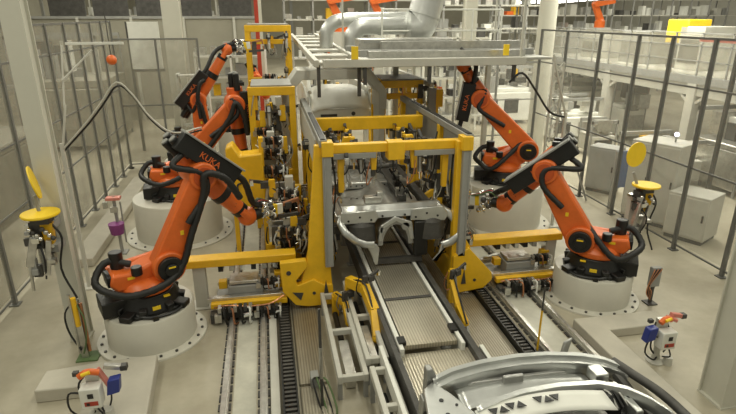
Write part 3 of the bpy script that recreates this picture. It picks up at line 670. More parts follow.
# nearest body, seen from above at the bottom edge
t = empty('car_body', 'raw silver car body shell nearest the camera at the bottom edge', 'car body', (1.98, 3.2, 0), group='raw steel car bodies')
Z0 = 1.42
arc = [(-.80, .30), (-.60, .38), (-.33, .43), (0, .45), (.28, .43), (.55, .37), (.72, .29), (.83, .17)]
def arcpt(u, off=0., arc=arc):
    k = u*(len(arc)-1); i = min(int(k), len(arc)-2); f = k-i
    return V((arc[i][0]*(1-f)+arc[i+1][0]*f, arc[i][1]*(1-f)+arc[i+1][1]*f-off, 0))
def band(o0, z0, o1, z1, u0=0, u1=1, n=30, a=arc, crown=.015):
    def f(u, v):
        p = arcpt(u0+(u1-u0)*u, o0+(o1-o0)*v, a); c = crown*(1-(2*(u0+(u1-u0)*u)-1)**2); return (p.x, p.y, z0+(z1-z0)*v+c)
    return f
prof = [(-.02, Z0-.14), (.0, Z0-.03), (.03, Z0), (.07, Z0-.005), (.075, Z0-.035), (.13, Z0-.04), (.14, Z0-.13)]
b = MB(BODY)
for (o0, z0), (o1, z1) in zip(prof, prof[1:]): b.grid(band(o0, z0, o1, z1), 30, 1)
bmesh.ops.remove_doubles(b.bm, verts=b.bm.verts, dist=.001); b.build('rear_header', t, thick=.006)
arc2 = [(-.58, -.12), (-.36, -.04), (-.16, .01), (.16, .03), (.50, .0), (.68, -.10), (.78, -.24), (.84, -.42)]
b = MB(BODY)
for (o0, z0), (o1, z1) in zip([(-.0, Z0-.02), (.015, Z0), (.06, Z0), (.07, Z0-.05)], [(.015, Z0), (.06, Z0), (.07, Z0-.05), (.08, Z0-.10)]): b.grid(band(o0, z0, o1, z1, a=arc2, crown=.0), 30, 1)
bmesh.ops.remove_doubles(b.bm, verts=b.bm.verts, dist=.001); b.build('shelf_crossmember', t, thick=.006)
b = MB(BODY); b.grid(lambda u, v: (-.62+1.15*u, -.02+.33*v+.06*math.sin(u*PI), Z0-.12-.015*math.sin(v*9)), 16, 8); b.build('trough_panel', t, thick=.006)
b = MB(WHITE); b.grid(lambda u, v: (-.60+1.08*u, -.36+.20*v+.10*math.sin(u*PI*.9), Z0-.01-.02*(1-v)), 16, 4); ps = b.build('parcel_shelf', t, thick=.006)
b = MB(BLACK)
def tri(x, y, s, fl):
    y += .10*math.sin((x+.60)/1.08*PI*.9)-.165; z = Z0-.004
    q = [(x-.05*s, y-.03), (x+.05*s, y-.03), (x, y+.035)] if fl else [(x-.05*s, y+.035), (x+.05*s, y+.035), (x, y-.03)]
    b.prism(q, z, z+.006, 'Z')
for k, x in enumerate((-.46, -.385, -.31, -.235, -.07, .0, .07)): tri(x, -.075, .8, k % 2)
tag(b.build('truss_cutouts', ps), kind='stuff')
b = MB(BODY)
b.prism([(-.95, -1.6), (-.98, -.3), (-.90, .18), (-.80, .26), (-.70, .10), (-.50, -.35), (-.42, -1.6)], Z0-.07, Z0-.03, 'Z'); qp = b.build('quarter_panel', t, bev=.015)
b = MB(BLACK)
for x, y, r in ((-.80, .02, .018), (-.80, -.14, .018), (-.86, -.3, .02), (-.75, -.36, .045), (-.66, -.20, .012), (-.62, -.3, .012), (-.7, -.05, .012)): b.cyl((x, y, Z0-.03), (x, y, Z0-.024), r, n=14)
tag(b.build('hole_pattern', qp), kind='stuff')
b = MB(BODY2); b.bb((-.99, -1.6, .55), (-.94, -.2, Z0-.05)); b.grid(lambda u, v: (-.97+.12*u, -.3+.5*u, .6+(Z0-.65)*v), 6, 6); b.build('side_panel', t, thick=.01)
b = MB(BODY2); b.prism([(-.86, 1.15), (-.78, 1.15), (-.76, 1.42), (-.80, 1.50), (-.85, 1.50)], .26, .34, 'Y'); b.prism([(-.96, .8), (-.86, .8), (-.84, 1.30), (-.92, 1.34)], .10, .20, 'Y'); b.prism([(.44, 1.2), (.50, 1.2), (.56, 1.50), (.48, 1.46)], .46, .49, 'Y'); b.build('hinge_bracket', t, bev=.012)
b = MB(DARK)
for x, y, z in ((-.90, .095, 1.22), (-.90, .095, 1.1), (-.92, .095, 1.0), (-.81, .255, 1.36)): b.cyl((x, y, z), (x, y-.004, z), .017, n=10)
tag(b.build('bracket_holes', t), kind='stuff')
b = MB(BODY2); b.bb((-.66, .26, .75), (.7, .30, Z0-.10)); b.bb((-.2, .20, Z0-.12), (-.02, .24, Z0-.04)); b.build('rear_panel', t, bev=.01)
b = MB(DARK); b.tube([(.80, .22, Z0-.02), (.86, .05, Z0-.03), (.95, -.2, Z0-.05), (1.0, -.5, Z0-.09), (1.0, -1.4, Z0-.12)], .038, n=10, smooth=6); b.tube([(.76, .25, Z0-.05), (.80, .05, Z0-.12), (.84, -.2, Z0-.2), (.86, -1.4, Z0-.25)], .045, n=8, smooth=5); b.build('side_rail', t)
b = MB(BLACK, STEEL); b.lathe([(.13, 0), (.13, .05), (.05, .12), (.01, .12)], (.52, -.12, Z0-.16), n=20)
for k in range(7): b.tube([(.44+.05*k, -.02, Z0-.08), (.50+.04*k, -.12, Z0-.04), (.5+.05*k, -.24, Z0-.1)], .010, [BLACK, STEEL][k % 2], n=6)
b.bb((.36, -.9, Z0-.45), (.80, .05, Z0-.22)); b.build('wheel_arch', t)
b = MB(BODY); b.box((.60, .12, Z0-.06), (.12, .14, .10)); b.bb((.64, -.34, Z0-.16), (.70, .02, Z0-.06)); b.build('bracket', t, bev=.01)
b = MB(BODY2); b.bb((-.5, -1.6, Z0-.14), (.45, -.12, Z0-.11)); b.build('floor_pan', t, bev=.01)
b = MB(DARK); b.bb((-.75, -.6, .50), (-.65, -.5, Z0-.1)); b.bb((.65, -.6, .0), (.75, -.5, Z0-.2)); b.bb((-.8, -1.6, .49), (.2, -.45, .58)); b.build('skid', t)

# third body further back
def shell(x, y, z, label, s=1., m=BODY):
    t = empty('car_body', label, 'car body', (x, y, z), group='raw steel car bodies')
    b = MB(m); b.grid(lambda u, v: ((u-.5)*1.5*s*(1-.1*v), -.12+v*1.3, .22+.42*math.sin(min(1, v*2.2)*PI/2)-.12*(2*u-1)**4), 18, 16); b.build('bonnet_panel', t, thick=.01)
    b = MB(m)
    b.tube([(-.74, 0, .60), (-.72, .5, .80), (-.6, 1.1, 1.1), (-.55, 2.6, 1.15)], .05, n=8); b.build('left_pillar', t)
    b = MB(m); b.tube([(.74, 0, .60), (.72, .5, .80), (.6, 1.1, 1.1), (.55, 2.6, 1.15)], .05, n=8); b.build('right_pillar', t)
    b = MB(m); b.tube([(-.62, 1.05, 1.06), (-.2, 1.02, 1.12), (.2, 1.02, 1.12), (.62, 1.05, 1.06)], .05, n=8); b.build('roof_header', t)
    b = MB(m); b.prism([(0, -.1), (0, .5), (.6, .62), (3.4, .6), (3.8, .3), (3.8, -.1)], -.82, -.76, 'X'); b.prism([(0, -.1), (0, .5), (.6, .62), (3.4, .6), (3.8, .3), (3.8, -.1)], .76, .82, 'X'); b.build('body_side', t, bev=.02)
    b = MB(BODY2); b.bb((-.78, 0, -.15), (.78, 3.8, -.08)); b.build('floor_pan', t)
    b = MB(m); b.bb((-.7, -.10, -.08), (.7, -.02, .20)); b.build('front_panel', t, bev=.02)
    b = MB(DARK); b.cyl((.3, -.115, .08), (.3, -.10, .08), .05, n=14); b.bb((-.5, -.115, .02), (-.1, -.10, .08)); b.build('opening', t)
    return t
shell(1.75, 13.0, 1.85, 'white-silver car body under the overhead platform behind the gantry', m=WHITE)

# ------------------------------------------------------------------ overhead platform, ladder frame, ducts
t = empty('overhead_platform', 'grey overhead steel service platform with railing carrying the ducts', 'platform', (0, 0, 3.36))
b = MB(LGREY); b.bb((1.0, 9.58, -.04), (4.80, 9.72, .10)); b.build('front_beam', t, bev=.01)
b = MB(GRATE); b.bb((1.7, 9.72, .04), (5.4, 13.7, .08)); b.build('grating', t, smooth=False)
b = MB(GREY); b.bb((1.7, 10.5, .08), (5.4, 10.6, .20)); b.bb((1.7, 11.6, .08), (5.4, 11.75, .22)); b.build('cross_beam', t, bev=.008)
b = MB(STEEL); b.bb((1.9, 10.05, .08), (5.0, 10.25, .20)); b.bb((2.3, 10.8, .08), (5.3, 11.0, .34)); b.build('cable_tray', t)
b = MB(YELL2); b.bb((1.50, 9.58, .10), (1.62, 9.62, .32)); b.build('yellow_sign', t); b = MB(YELL2); b.bb((4.42, 9.75, .12), (4.52, 9.8, .32)); b.build('yellow_sign', t)
for x in (1.75, 2.95, 4.6):
    b = MB(DARK); b.bb((x-.03, 9.62, -.35), (x+.03, 9.68, 0)); b.build('hanger_rod', t)
b = MB(WHITE)
for x in (2.6, 3.6, 4.7, 5.4): b.cyl((x, 12.2, .08), (x, 12.2, .95), .02, n=8)
b.cyl((2.6, 12.2, .95), (5.4, 12.2, .95), .02, n=8); b.cyl((2.6, 12.2, .5), (5.4, 12.2, .5), .018, n=8); b.build('railing', t)
for x, y in ((1.75, 12.4), (5.35, 12.4), (4.72, 9.66)):
    b = MB(LGREY); b.bb((x-.02, y-.02, .1), (x+.02, y+.02, 4.5)); b.build('suspension_rod', t)
for x in (3.0, 5.3):
    b = MB(LGREY); b.bb((x-.06, 12.45, -3.36), (x+.06, 12.57, .04)); b.build('support_leg', t, bev=.01)
t = empty('ladder_frame', 'pale grey ladder-shaped overhead frame running away behind the gantry', 'steel frame', (.92, 9.76, 3.38))
b = MB(LGREY)
b.bar((-.02, 0, 0), (-.02, 8.5, .20), .09, .12); b.build('long_beam', t, bev=.008)
b = MB(LGREY); b.bar((.80, 0, 0), (.74, 8.5, .20), .09, .12); b.build('long_beam', t, bev=.008)
for k in range(7):
    b = MB(LGREY); y = .05+k*1.3; b.bb((-.02, y, -.03+y*.022), (.80-.008*y, y+.62, .02+y*.022)); b.build('rung', t, bev=.008)
for x, y in ((.02, .1), (.76, .1), (0, 8.2), (.74, 8.2)):
    b = MB(DARK if y < 1 else LGREY); b.bb((x-.03, y-.03, -.60 if y < 1 else -3.38), (x+.03, y+.03, 0)); b.build('support', t)
t = empty('lift_portal', 'pale grey arched portal frame over the car body below the ladder frame', 'steel frame', (1.35, 11.6, 0))
b = MB(LGREY); b.prism([(-1.05, 2.3), (-1.05, 2.7), (-.72, 3.14), (.80, 3.14), (1.15, 2.7), (1.15, 2.3), (.98, 2.3), (.98, 2.65), (.72, 2.94), (-.62, 2.94), (-.90, 2.65), (-.90, 2.3)], -.4, .4, 'Y'); b.build('portal', t, bev=.01)
b = MB(LGREY); b.bb((-1.05, -.3, 0), (-.92, .3, 2.3)); b.build('leg', t); b = MB(LGREY); b.bb((1.0, -.3, 0), (1.13, .3, 2.3)); b.build('leg', t)
# ducts
def duct(pts, r, label, flanges=()):
    t = empty('ventilation_duct', label, 'duct', pts[0], group='galvanised ventilation ducts'); P = [V(p)-V(pts[0]) for p in pts]
    b = MB(GALV); b.tube(P, r, n=24, smooth=6); b.build('pipe', t)
    for a, c in flanges:
        a, c = V(a)-V(pts[0]), V(c)-V(pts[0]); d = (c-a).normalized()
        b = MB(GALV); b.cyl(a-d*.02, a+d*.02, r*1.08, n=24); b.build('flange_ring', t)
    return t
duct([(1.46, 13.2, 3.46), (1.46, 13.2, 3.60), (1.48, 13.2, 3.83), (1.68, 13.2, 4.04), (2.1, 13.2, 4.09), (3.1, 13.2, 4.11), (3.6, 13.2, 4.11)], .16, 'smaller silver duct bending down, left one of the two', [((2.2, 13.2, 4.09), (2.3, 13.2, 4.09))])
duct([(1.96, 12.5, 3.46), (1.96, 12.5, 3.55), (1.98, 12.5, 3.74), (2.16, 12.5, 3.93), (2.55, 12.5, 3.96), (3.4, 12.5, 3.96)], .19, 'silver duct bending down in front, right one of the two', [((2.6, 12.5, 3.96), (2.7, 12.5, 3.96)), ((3.2, 12.5, 3.96), (3.3, 12.5, 3.96))])
duct([(3.20, 12.3, 3.93), (3.37, 12.3, 3.93), (3.50, 12.3, 3.99), (3.58, 12.3, 4.2), (3.76, 12.3, 4.9), (3.92, 12.3, 5.6)], .36, 'thick silver duct rising up out of the platform', [((3.57, 12.3, 4.2), (3.64, 12.3, 4.45)), ((3.72, 12.3, 4.7), (3.76, 12.3, 4.9))])
t = empty('equipment_box', 'grey flat ventilation housing on the platform behind the ducts', 'ventilation box', (3.2, 11.4, 3.44))
b = MB(STEEL); b.bb((-1.3, -.25, 0), (.7, .25, .30)); b.build('housing', t, bev=.02)
b = MB(GREY); b.bb((-1.2, -.27, .22), (.6, -.25, .26)); b.bb((-1.2, -.27, .08), (.6, -.25, .11)); b.build('rib', t)
# yellow fixtures further back
def fixture(x, y, w, d, h, label, zs=(), m=YELLOW, posts=(0, 1), nclamp=8):
    t = empty('rear_fixture', label, 'fixture frame', (x, y, 0), group='yellow fixtures further back')
    for k, xx in enumerate((0, w)):
        if k in posts:
            for yy in (0, d):
                b = MB(m); b.bb((xx-.06, yy-.06, .02), (xx+.06, yy+.06, h)); b.build('post', t, bev=.008)
    for yy in (0, d):
        b = MB(m); b.bb((-.06, yy-.07, h-.16), (w+.06, yy+.07, h)); b.build('cross_beam', t, bev=.008)
    for z in zs:
        b = MB(m); b.bb((-.06, -.07, z-.06), (w+.06, .05, z+.06)); b.build('cross_beam', t, bev=.008)
    b = MB(GREY); b.bb((0, -.02, h), (w, d, h+.03)); b.build('top_plate', t)
    r = random.Random(int(x*100)+int(y*7))
    for k in range(nclamp):
        clamp(t, (r.uniform(0, w), -.1+.2*r.random(), r.uniform(.8, h-.25)), r.choice([PI/2, -PI/2, 0, PI]), 1.1, kind=k % 2)
    for k in range(3): valve_block(t, (r.uniform(.2, w-.1), -.14, r.uniform(.7, h-.4)), 0, .9)
    return t
fixture(-.30, 10.6, .78, 1.1, 2.90, 'yellow fixture frame left of the gantry behind the rear left robot wrist', zs=(1.2,), nclamp=14)
fixture(-.40, 14.6, 1.05, 1.5, 3.95, 'yellow fixture frame standing far back left, below the red post', zs=(3.55, 2.6))
fixture(2.52, 11.7, .85, 1.0, 2.84, 'yellow fixture frame behind the gantry, right of the third car body', zs=(2.5,))
t = empty('rear_side_frame', 'grey and yellow side frame behind the gantry, beside the rear right robot', 'fixture frame', (3.52, 11.3, 0))
b = MB(LGREY); b.bb((-.04, 0, 2.72), (.04, 3.2, 2.82)); b.build('top_rail', t, bev=.006)
b = MB(GREY); b.bb((-.08, -.05, .1), (.10, .08, 2.7)); b.build('cover_channel', t, bev=.006)
b = MB(YELLOW); b.bb((.08, -.05, 2.3), (.25, .10, 2.68)); b.bb((.10, 0, .1), (.17, .1, 2.3)); b.build('post', t, bev=.008)
b = MB(YELLOW); b.bb((-.05, 3.0, 0), (.05, 3.1, 2.7)); b.build('post', t)
# yellow housing behind the near left wrist
t = empty('yellow_housing', 'big bright yellow sheet-metal housing behind the near left robot wrist', 'housing', (-.42, 9.3, 0))
b = MB(YELLOW); b.prism([(-.30, .9), (-.34, 2.05), (-.22, 2.12), (-.1, 1.92), (.28, 1.95), (.30, .9)], -.15, .25, 'Y'); b.build('shell', t, bev=.03)
b = MB(YELLOW); b.bb((.22, -.05, .05), (.30, .1, 2.2)); b.bb((-.3, 0, .05), (-.22, .12, .9)); b.build('post', t, bev=.006)
b = MB(DARK); b.tube([(-.15, -.16, 1.2), (-.18, -.17, 1.4), (-.1, -.17, 1.45)], .015, n=6); b.build('handle', t)
valve_block(t, (.45, 0, 1.6), 0, 1.0); valve_block(t, (.45, .1, 2.1), .3, .9)
# tall fixture stand filled with guns between left robots and gantry
def toolstack(x, y, h, label, seed):
    t = empty('tooling_stand', label, 'tooling stand', (x, y, 0), group='tooling stands full of clamps'); r = random.Random(seed)
    b = MB(LGREY); b.bb((-.07, -.07, 0), (.07, .07, h)); b.bb((-.2, -.2, 0), (.2, .2, .03)); b.build('column', t, bev=.008)
    b = MB(YELLOW)
    b.bb((-.35, -.05, h*.55), (.35, .05, h*.55+.1)); b.bb((.1, -.06, .1), (.2, .04, h*.9)); b.build('bracket_arm', t, bev=.006)
    b = MB(STEEL); b.bb((-.25, .08, h*.3), (.1, .12, h*.92)); b.build('cover_plate', t, bev=.006)
    for k in range(5): clamp(t, (r.uniform(-.3, .3), -.1, h*(.4+.12*k)), r.choice([0, PI, PI/2]), 1.1, kind=k % 2)
    for k in range(4): valve_block(t, (r.uniform(-.15, .15), -.15, h*(.35+.16*k)), r.uniform(-.4, .4), .9)
    b = MB(STEEL, RUBBER, WHITE)
    for k in range(5): b.tube([(r.uniform(-.3, .3), -.12, h*.9), (r.uniform(-.3, .3), -.22, h*.7), (r.uniform(-.3, .3), -.15, h*.5)], .014, [STEEL, RUBBER, WHITE][k % 3], n=6)
    b.build('hose', t)
toolstack(.02, 9.8, 2.2, 'steel tooling stand behind the yellow housing at left', 3)
toolstack(.28, 8.9, 1.6, 'steel tooling stand between yellow housing and left gantry frame', 5)
toolstack(.25, 12.8, 2.4, 'steel tooling stand behind the left yellow fixture frame', 8)
toolstack(3.35, 9.2, 1.7, 'steel tooling stand behind the right gantry frame', 11)
toolstack(.2, 8.0, 1.2, 'low tooling stand behind the left yellow beam end', 13)
toolstack(1.9, 15.8, 2.6, 'far tooling stand behind the third car body', 15)
toolstack(3.1, 17, 2.8, 'far tooling stand right of the line near the pale square column', 17)

# ------------------------------------------------------------------ columns
def column(x, y, w, h, label, rnd=False, m=COLP):
    t = empty('steel_column', label, 'column', (x, y, 0), group=None)
    b = MB(m)
    if rnd: b.cyl((0, 0, 0), (0, 0, h), w/2, n=28)
    else:
        b.bb((-w/2, -w/2, 0), (w/2, -w/2+.02, h)); b.bb((-w/2, w/2-.02, 0), (w/2, w/2, h)); b.bb((-w/2+.03, -w/2+.02, 0), (w/2-.03, w/2-.02, h))
    b.build('shaft', t)
    b = MB(m); b.bb((-w*.52, -w*.52, 0), (w*.52, w*.52, .025)); b.build('base_plate', t)
column(-2.72, 6.98, .23, 7, 'pale grey steel column at far left beside the yellow discs')
column(4.98, 4.25, .34, 7, 'thick pale grey column at the right edge, cut by the frame')
column(8.2, 15.3, .52, 7, 'thick round pale column behind the rear right robot', True)
column(6.15, 16.2, .34, 7, 'slim square pale column behind the platform, right of thick duct')
column(-2.6, 17.5, .5, 7, 'pale column behind the left robots with white tower beside it')
column(-.05, 17.8, .10, 7, 'thin white pole beside the red post far back')
t = empty('steel_column', 'red steel post far back left behind the raised robot', 'column', (-.12, 19.2, 0)); b = MB(RED); b.bb((-.12, -.1, 0), (.12, .1, 7)); b.bb((-.25, -.2, 0), (.25, .2, .03), RED); b.build('shaft', t)

# ------------------------------------------------------------------ guard fences
def fence(pts, h, label, pm, post_m=DARK, rails=(.35, .62), name='guard_fence', pw=.03, grp='transparent guard fences', npan=1):
    t = empty(name, label, 'fence', (pts[0][0], pts[0][1], 0), group=grp); o = V((pts[0][0], pts[0][1], 0)); P = [V((p[0], p[1], 0))-o for p in pts]
    for p in P:
        b = MB(post_m); b.box((p.x, p.y, h/2), (pw*1.7, pw*1.7, h)); b.box((p.x, p.y, .01), (.14, .14, .02)); b.build('post', t)
    for a, c in zip(P, P[1:]):
        d = (c-a).normalized(); a2, c2 = a+d*.03, c-d*.03; up = V((0, 0, 1))
        b = MB(pm); b.bar(a2+up*(h*.5+.08), c2+up*(h*.5+.08), .008, h-.2); b.build('panel', t, smooth=False)
        b = MB(post_m); b.bar(a2+up*(h-.02), c2+up*(h-.02), .03, .04)
        for r in rails: b.bar(a2+up*h*r, c2+up*h*r, .02, .03)
        b.bar(a2+up*.12, c2+up*.12, .02, .03); b.build('rail', t)
    return t
fence([(-4.0, 7.0), (-4.0, 8.1), (-4.0, 9.3), (-4.0, 10.4), (-4.0, 11.4), (-4.0, 12.4), (-4.0, 13.3), (-4.0, 14.2), (-4.0, 15.1), (-4.0, 16.0)], 4.05, 'tall hazy guard fence with dark posts along the left side', PLEXL, mat('fence_post_left', (.17, .17, .155), .5), rails=(.32, .56, .86), pw=.035)
fence([(-4.0, 16.0), (-2.9, 16.0), (-1.8, 16.0)], 3.6, 'short hazy guard fence closing the left cell at the back', PLEXL, mat('fence_post_left', (.17, .17, .155), .5), rails=(.5,))
fence([(7.4, 5.6), (7.4, 6.9), (7.4, 8.05), (7.4, 9.05), (7.4, 10.0), (7.4, 11.3), (7.4, 12.7), (7.4, 14.0)], 3.84, 'tall transparent guard fence with dark posts along the right side', PLEX, mat('fence_post_right', (.12, .12, .11), .5), rails=(.42, .78), pw=.035)
fence([(7.4, 14.0), (6.2, 14.0), (5.0, 14.0)], 3.0, 'transparent guard fence across the back of the right cell', PLEX, GREY, rails=(.33, .66))
t = empty('lattice_tower', 'slim pale lattice mast beside the round column at right', 'lattice mast', (6.4, 11.2, 0))
b = MB(LGREY)
for x in (-.12, .12): b.bb((x-.02, -.02, 0), (x+.02, .02, 3.2))
for k in range(12): b.bar((-.12, 0, .1+k*.26), (.12, 0, .36+k*.26) , .015, .02); b.bar((.12, 0, .1+k*.26), (-.12, 0, .36+k*.26), .015, .02)
b.build('lattice', t); b = MB(GREY); b.bar((.12, 0, 2.2), (.95, -.3, .02), .04, .04); b.build('brace', t)

# ------------------------------------------------------------------ tip dressers
def dresser(x, y, z, sx, foot, label):
    t = empty('tip_dresser', label, 'tip dresser', (x, y, 0), group='tip dressers with round yellow discs')
    b = MB(YELL2); b.lathe([(.001, 0), (.21, 0), (.215, .012), (.21, .03), (.001, .034)], (0, 0, z), n=36); b.build('flat_disc', t)
    b = MB(YELL2); b.M = Matrix.Translation((-.25*sx*-1 if sx < 0 else -.36, .05, z+.47)) @ Matrix.Rotation(math.radians(-58 if sx > 0 else 62), 4, 'Z') @ Matrix.Rotation(math.radians(12), 4, 'Y') @ Matrix.Rotation(PI/2, 4, 'X')
    if sx < 0: b.M = Matrix.Translation((.0, .02, z+.40)) @ Matrix.Rotation(-.28, 4, 'Y') @ Matrix.Rotation(math.radians(-74), 4, 'Z') @ Matrix.Rotation(math.radians(-4), 4, 'X') @ Matrix.Rotation(PI/2, 4, 'X')
    if sx > 0: b.M = Matrix.Translation((-.24, .05, z+.52)) @ Matrix.Rotation(math.radians(12), 4, 'Z') @ Matrix.Rotation(math.radians(4), 4, 'Y') @ Matrix.Rotation(PI/2, 4, 'X')
    b.lathe([(.001, -.008), (.20, -.008), (.20, .008), (.001, .008)], n=36); b.build('upright_disc', t)
    xd = -.06 if sx < 0 else -.24
    b = MB(GREY); b.bar((xd*.9, .08, z+.22), (xd*.4, .05, z-.05), .03, .04); b.build('disc_arm', t)
    b = MB(YELLOW, DARK, STEEL, CHROME); b.lathe([(.1, -.04), (.12, -.02), (.12, 0)], (0, 0, z-.0), STEEL, n=20); b.bb((-.1, -.08, z-.1), (.1, .1, z-.02), DARK)
    b.prism([(-.02, z-.1), (.12, z-.1), (.10, z-.35), (.02, z-.45)], -.05, .03, 'Y', YELLOW); b.bb((-.14, -.05, z-.42), (-.02, .1, z-.08), DARK)
    for k in range(8): b.ball((-.12+.035*k, -.1, z-.15-.04*(k % 4)), .03, [CHROME, DARK, STEEL][k % 3])
    b.build('cutter_head', t)
    b = MB(STEEL); b.bar((-.10, -.06, z-.25), (-.20, -.1, z-.62), .06, .09); b.bar((.06, -.08, z-.3), (-.02, -.1, z-.75), .05, .06); b.cyl((-.2, -.1, z-.6), (-.22, -.1, z-.95), .02, n=8); b.build('lever', t, bev=.006)
    rr = random.Random(5); b = MB(STEEL, DARK, GREY, CHROME)
    for k in range(16):
        q = V((rr.uniform(-.2, .14), rr.uniform(-.12, .08), z-rr.uniform(.15, .7))); b.box(q, (rr.uniform(.03, .10), rr.uniform(.04, .1), rr.uniform(.04, .16)), rr.choice([STEEL, DARK, GREY, CHROME]))
    b.build('milling_unit', t)
    b = MB(LGREY); fx = foot
    if sx > 0: b.bar((fx, .1, 0), (fx, .1, z-.15), .10, .10); b.bb((fx-.12, -.02, 0), (fx+.12, .22, .02)); b.bar((fx, .1, z-.2), (0, 0, z-.1), .08, .07)
    else: b.bb((-.05, .0, z-.5), (.12, .24, z-.4), GREY); b.bb((-.05, .0, z-.2), (.12, .24, z-.1), GREY); b.bb((-.06, .05, z-.55), (.0, .12, z-.05), GREY)
    b.build('stand', t, bev=.006)
    b = MB(RUBBER); b.tube([(.1, -.02, z-.1), (.2, -.05, z-.3), (.12, -.05, z-.7), (.25, -.1, z-1.1)], .014, n=6); b.tube([(-.1, 0, z-.3), (.0, -.15, z-.5), (-.05, -.1, z-.8)], .012, n=6); b.build('hose', t)
dresser(-2.76, 6.62, 1.94, -1, -.22, 'tip dresser with yellow discs in front of the left column')
dresser(5.92, 7.25, 1.60, 1, -.14, 'tip dresser with yellow discs beside the near right robot')

# control box stands
def control(x, y, z, sx, label, z0=0):
    z -= z0; t = empty('control_stand', label, 'control box', (x, y, z0), group='small control box stands')
    b = MB(WHITE); b.bb((-.10, -.09, z-.14), (.10, .05, z+.10)); b.build('box', t, bev=.012)
    b = MB(BLACK); b.bb((-.02, -.095, z-.01), (.035, -.09, z+.045)); b.build('switch', t); b = MB(RED); b.bb((-.06, -.095, z-.10), (.07, -.09, z-.05)); b.build('red_label', t); b = MB(BLACK); b.bb((-.04, -.098, z-.09), (-.01, -.094, z-.06)); b.build('button', t)
    b = MB(BLUE); b.prism([(0, 0), (.13, .03), (.15, .20), (.03, .18)], -.05, .05, 'Y'); o = b.build('blue_cover', t, bev=.01); o.location = ((.14 if sx < 0 else -.28), .02, z-.05)
    b = MB(ORANGE, YELL2); b.tube([(-.10, 0, z+.20), (-.02, .02, z+.24), (.08, .05, z+.20)], .035, n=10); b.tube([(-.06, -.03, z+.24), (.02, -.02, z+.26)], .02, YELL2, n=8); b.build('orange_clip', t)
    b = MB(PINK, STEEL); b.bar((.05, .1, z+.22), (.17*1, .04, z+.02 if sx < 0 else z+.18), .05, .04); b.bar((.12, .1, z+.24), (.30, .12, z+.19), .06, .05, STEEL if sx < 0 else PINK); b.build('gripper_arm', t, bev=.006)
    b = MB(DARK); b.box((.31, .12, z+.19), (.07, .07, .06)); b.box((-.16, .1, z+.18), (.06, .05, .05)); b.build('end_block', t, bev=.006)
    b = MB(STEEL, LGREY); b.cyl((0, .08, .02), (0, .08, z+.1), .04, LGREY); b.bb((-.06, .05, z+.08), (.06, .13, z+.2), STEEL); b.lathe([(.11, .0), (.11, .015), (.05, .05), (.045, .12)], (0, .08, 0), LGREY, n=20); b.lathe([(.06, .0), (.05, .10)], (.12, .0, 0), LGREY, n=14); b.build('post', t)
    b = MB(RUBBER, DARK)
    b.tube([(-.1, 0, z), (-.22, -.02, z+.02), (-.24, 0, z-.2), (-.08, .02, z-.35), (.0, .05, .1)], .011, n=6); b.tube([(.06, -.02, z-.14), (.10, -.04, z-.28), (.02, 0, .12)], .010, n=6); b.tube([(-.08, .1, z+.15), (-.14, .05, z+.05), (-.1, .08, z-.2), (-.02, .08, .1)], .012, n=6); b.tube([(.1, .1, z+.1), (.16, .05, z-.1), (.1, .08, z-.3)], .01, n=6); b.build('cable', t)
control(-1.98, 5.03, .50, -1, 'control box stand with orange clip on the slab at lower left', .17)
control(4.70, 4.95, .42, 1, 'control box stand with orange clip inside the right concrete kerb')
t = empty('terminal_post', 'small upright terminal box with looped cables beside the near right pedestal', 'terminal box', (5.62, 6.35, 0))
b = MB(GREY); b.bb((-.08, -.04, .30), (.08, .04, .62)); b.build('box', t, bev=.01); b = MB(DARK); b.bb((-.02, -.02, 0), (.02, .02, .3)); b.bb((-.08, -.08, 0), (.08, .08, .02)); b.build('post', t)
b = MB(COPPER, RUBBER)
for k in range(5): b.tube([(-.06+.03*k, -.05, .6), (-.14, -.1, .5-.03*k), (-.16+.02*k, -.08, .25), (-.05, -.05, .1)], .009, [COPPER, RUBBER][k % 2], n=6)
b.build('cable', t)
t = empty('terminal_post', 'upright valve post with cable loops left of the near left pedestal', 'terminal box', (-2.52, 6.45, 0))
b = MB(STEEL, YELLOW, COPPER); b.bb((-.04, -.03, .02), (.04, .03, .85)); b.cyl((.0, -.04, .5), (.0, -.04, .9), .03, YELLOW, n=10); b.cyl((.06, 0, .1), (.06, 0, .8), .02, COPPER, n=8); b.cyl((-.05, -.03, .1), (-.05, -.03, .95), .02, n=8); b.build('post', t)
b = MB(GREEN); b.bb((-.10, -.10, 0), (.16, .12, .02)); b.build('base_plate', t)
b = MB(RUBBER, GREEN); b.tube([(0, 0, .85), (-.12, -.05, .7), (-.14, 0, .4), (-.02, -.05, .15)], .012, n=6); b.tube([(.03, -.04, .8), (.10, -.08, .6), (.06, -.05, .3), (.0, -.05, .1)], .010, GREEN, n=6); b.build('cable', t)
t = empty('valve_stand', 'small stand with purple bucket and salmon valve behind left robots', 'valve stand', (-2.85, 9.75, 0))
b = MB(PURPLE); b.lathe([(.11, .42), (.14, .62), (.02, .62)], n=14); b.build('bucket', t); b = MB(GREY); b.cyl((0, .1, 0), (0, .1, 1.1), .03); b.bb((-.1, -.02, 0), (.1, .2, .02)); b.cyl((.1, .1, .2), (.1, .1, 1.0), .015); b.build('post', t)
b = MB(PINK, STEEL); b.bb((-.12, .02, 1.05), (.12, .16, 1.10)); b.box((-.16, .1, .95), (.07, .07, .12), STEEL); b.box((0, .02, .88), (.12, .06, .1), STEEL); b.build('valve', t)

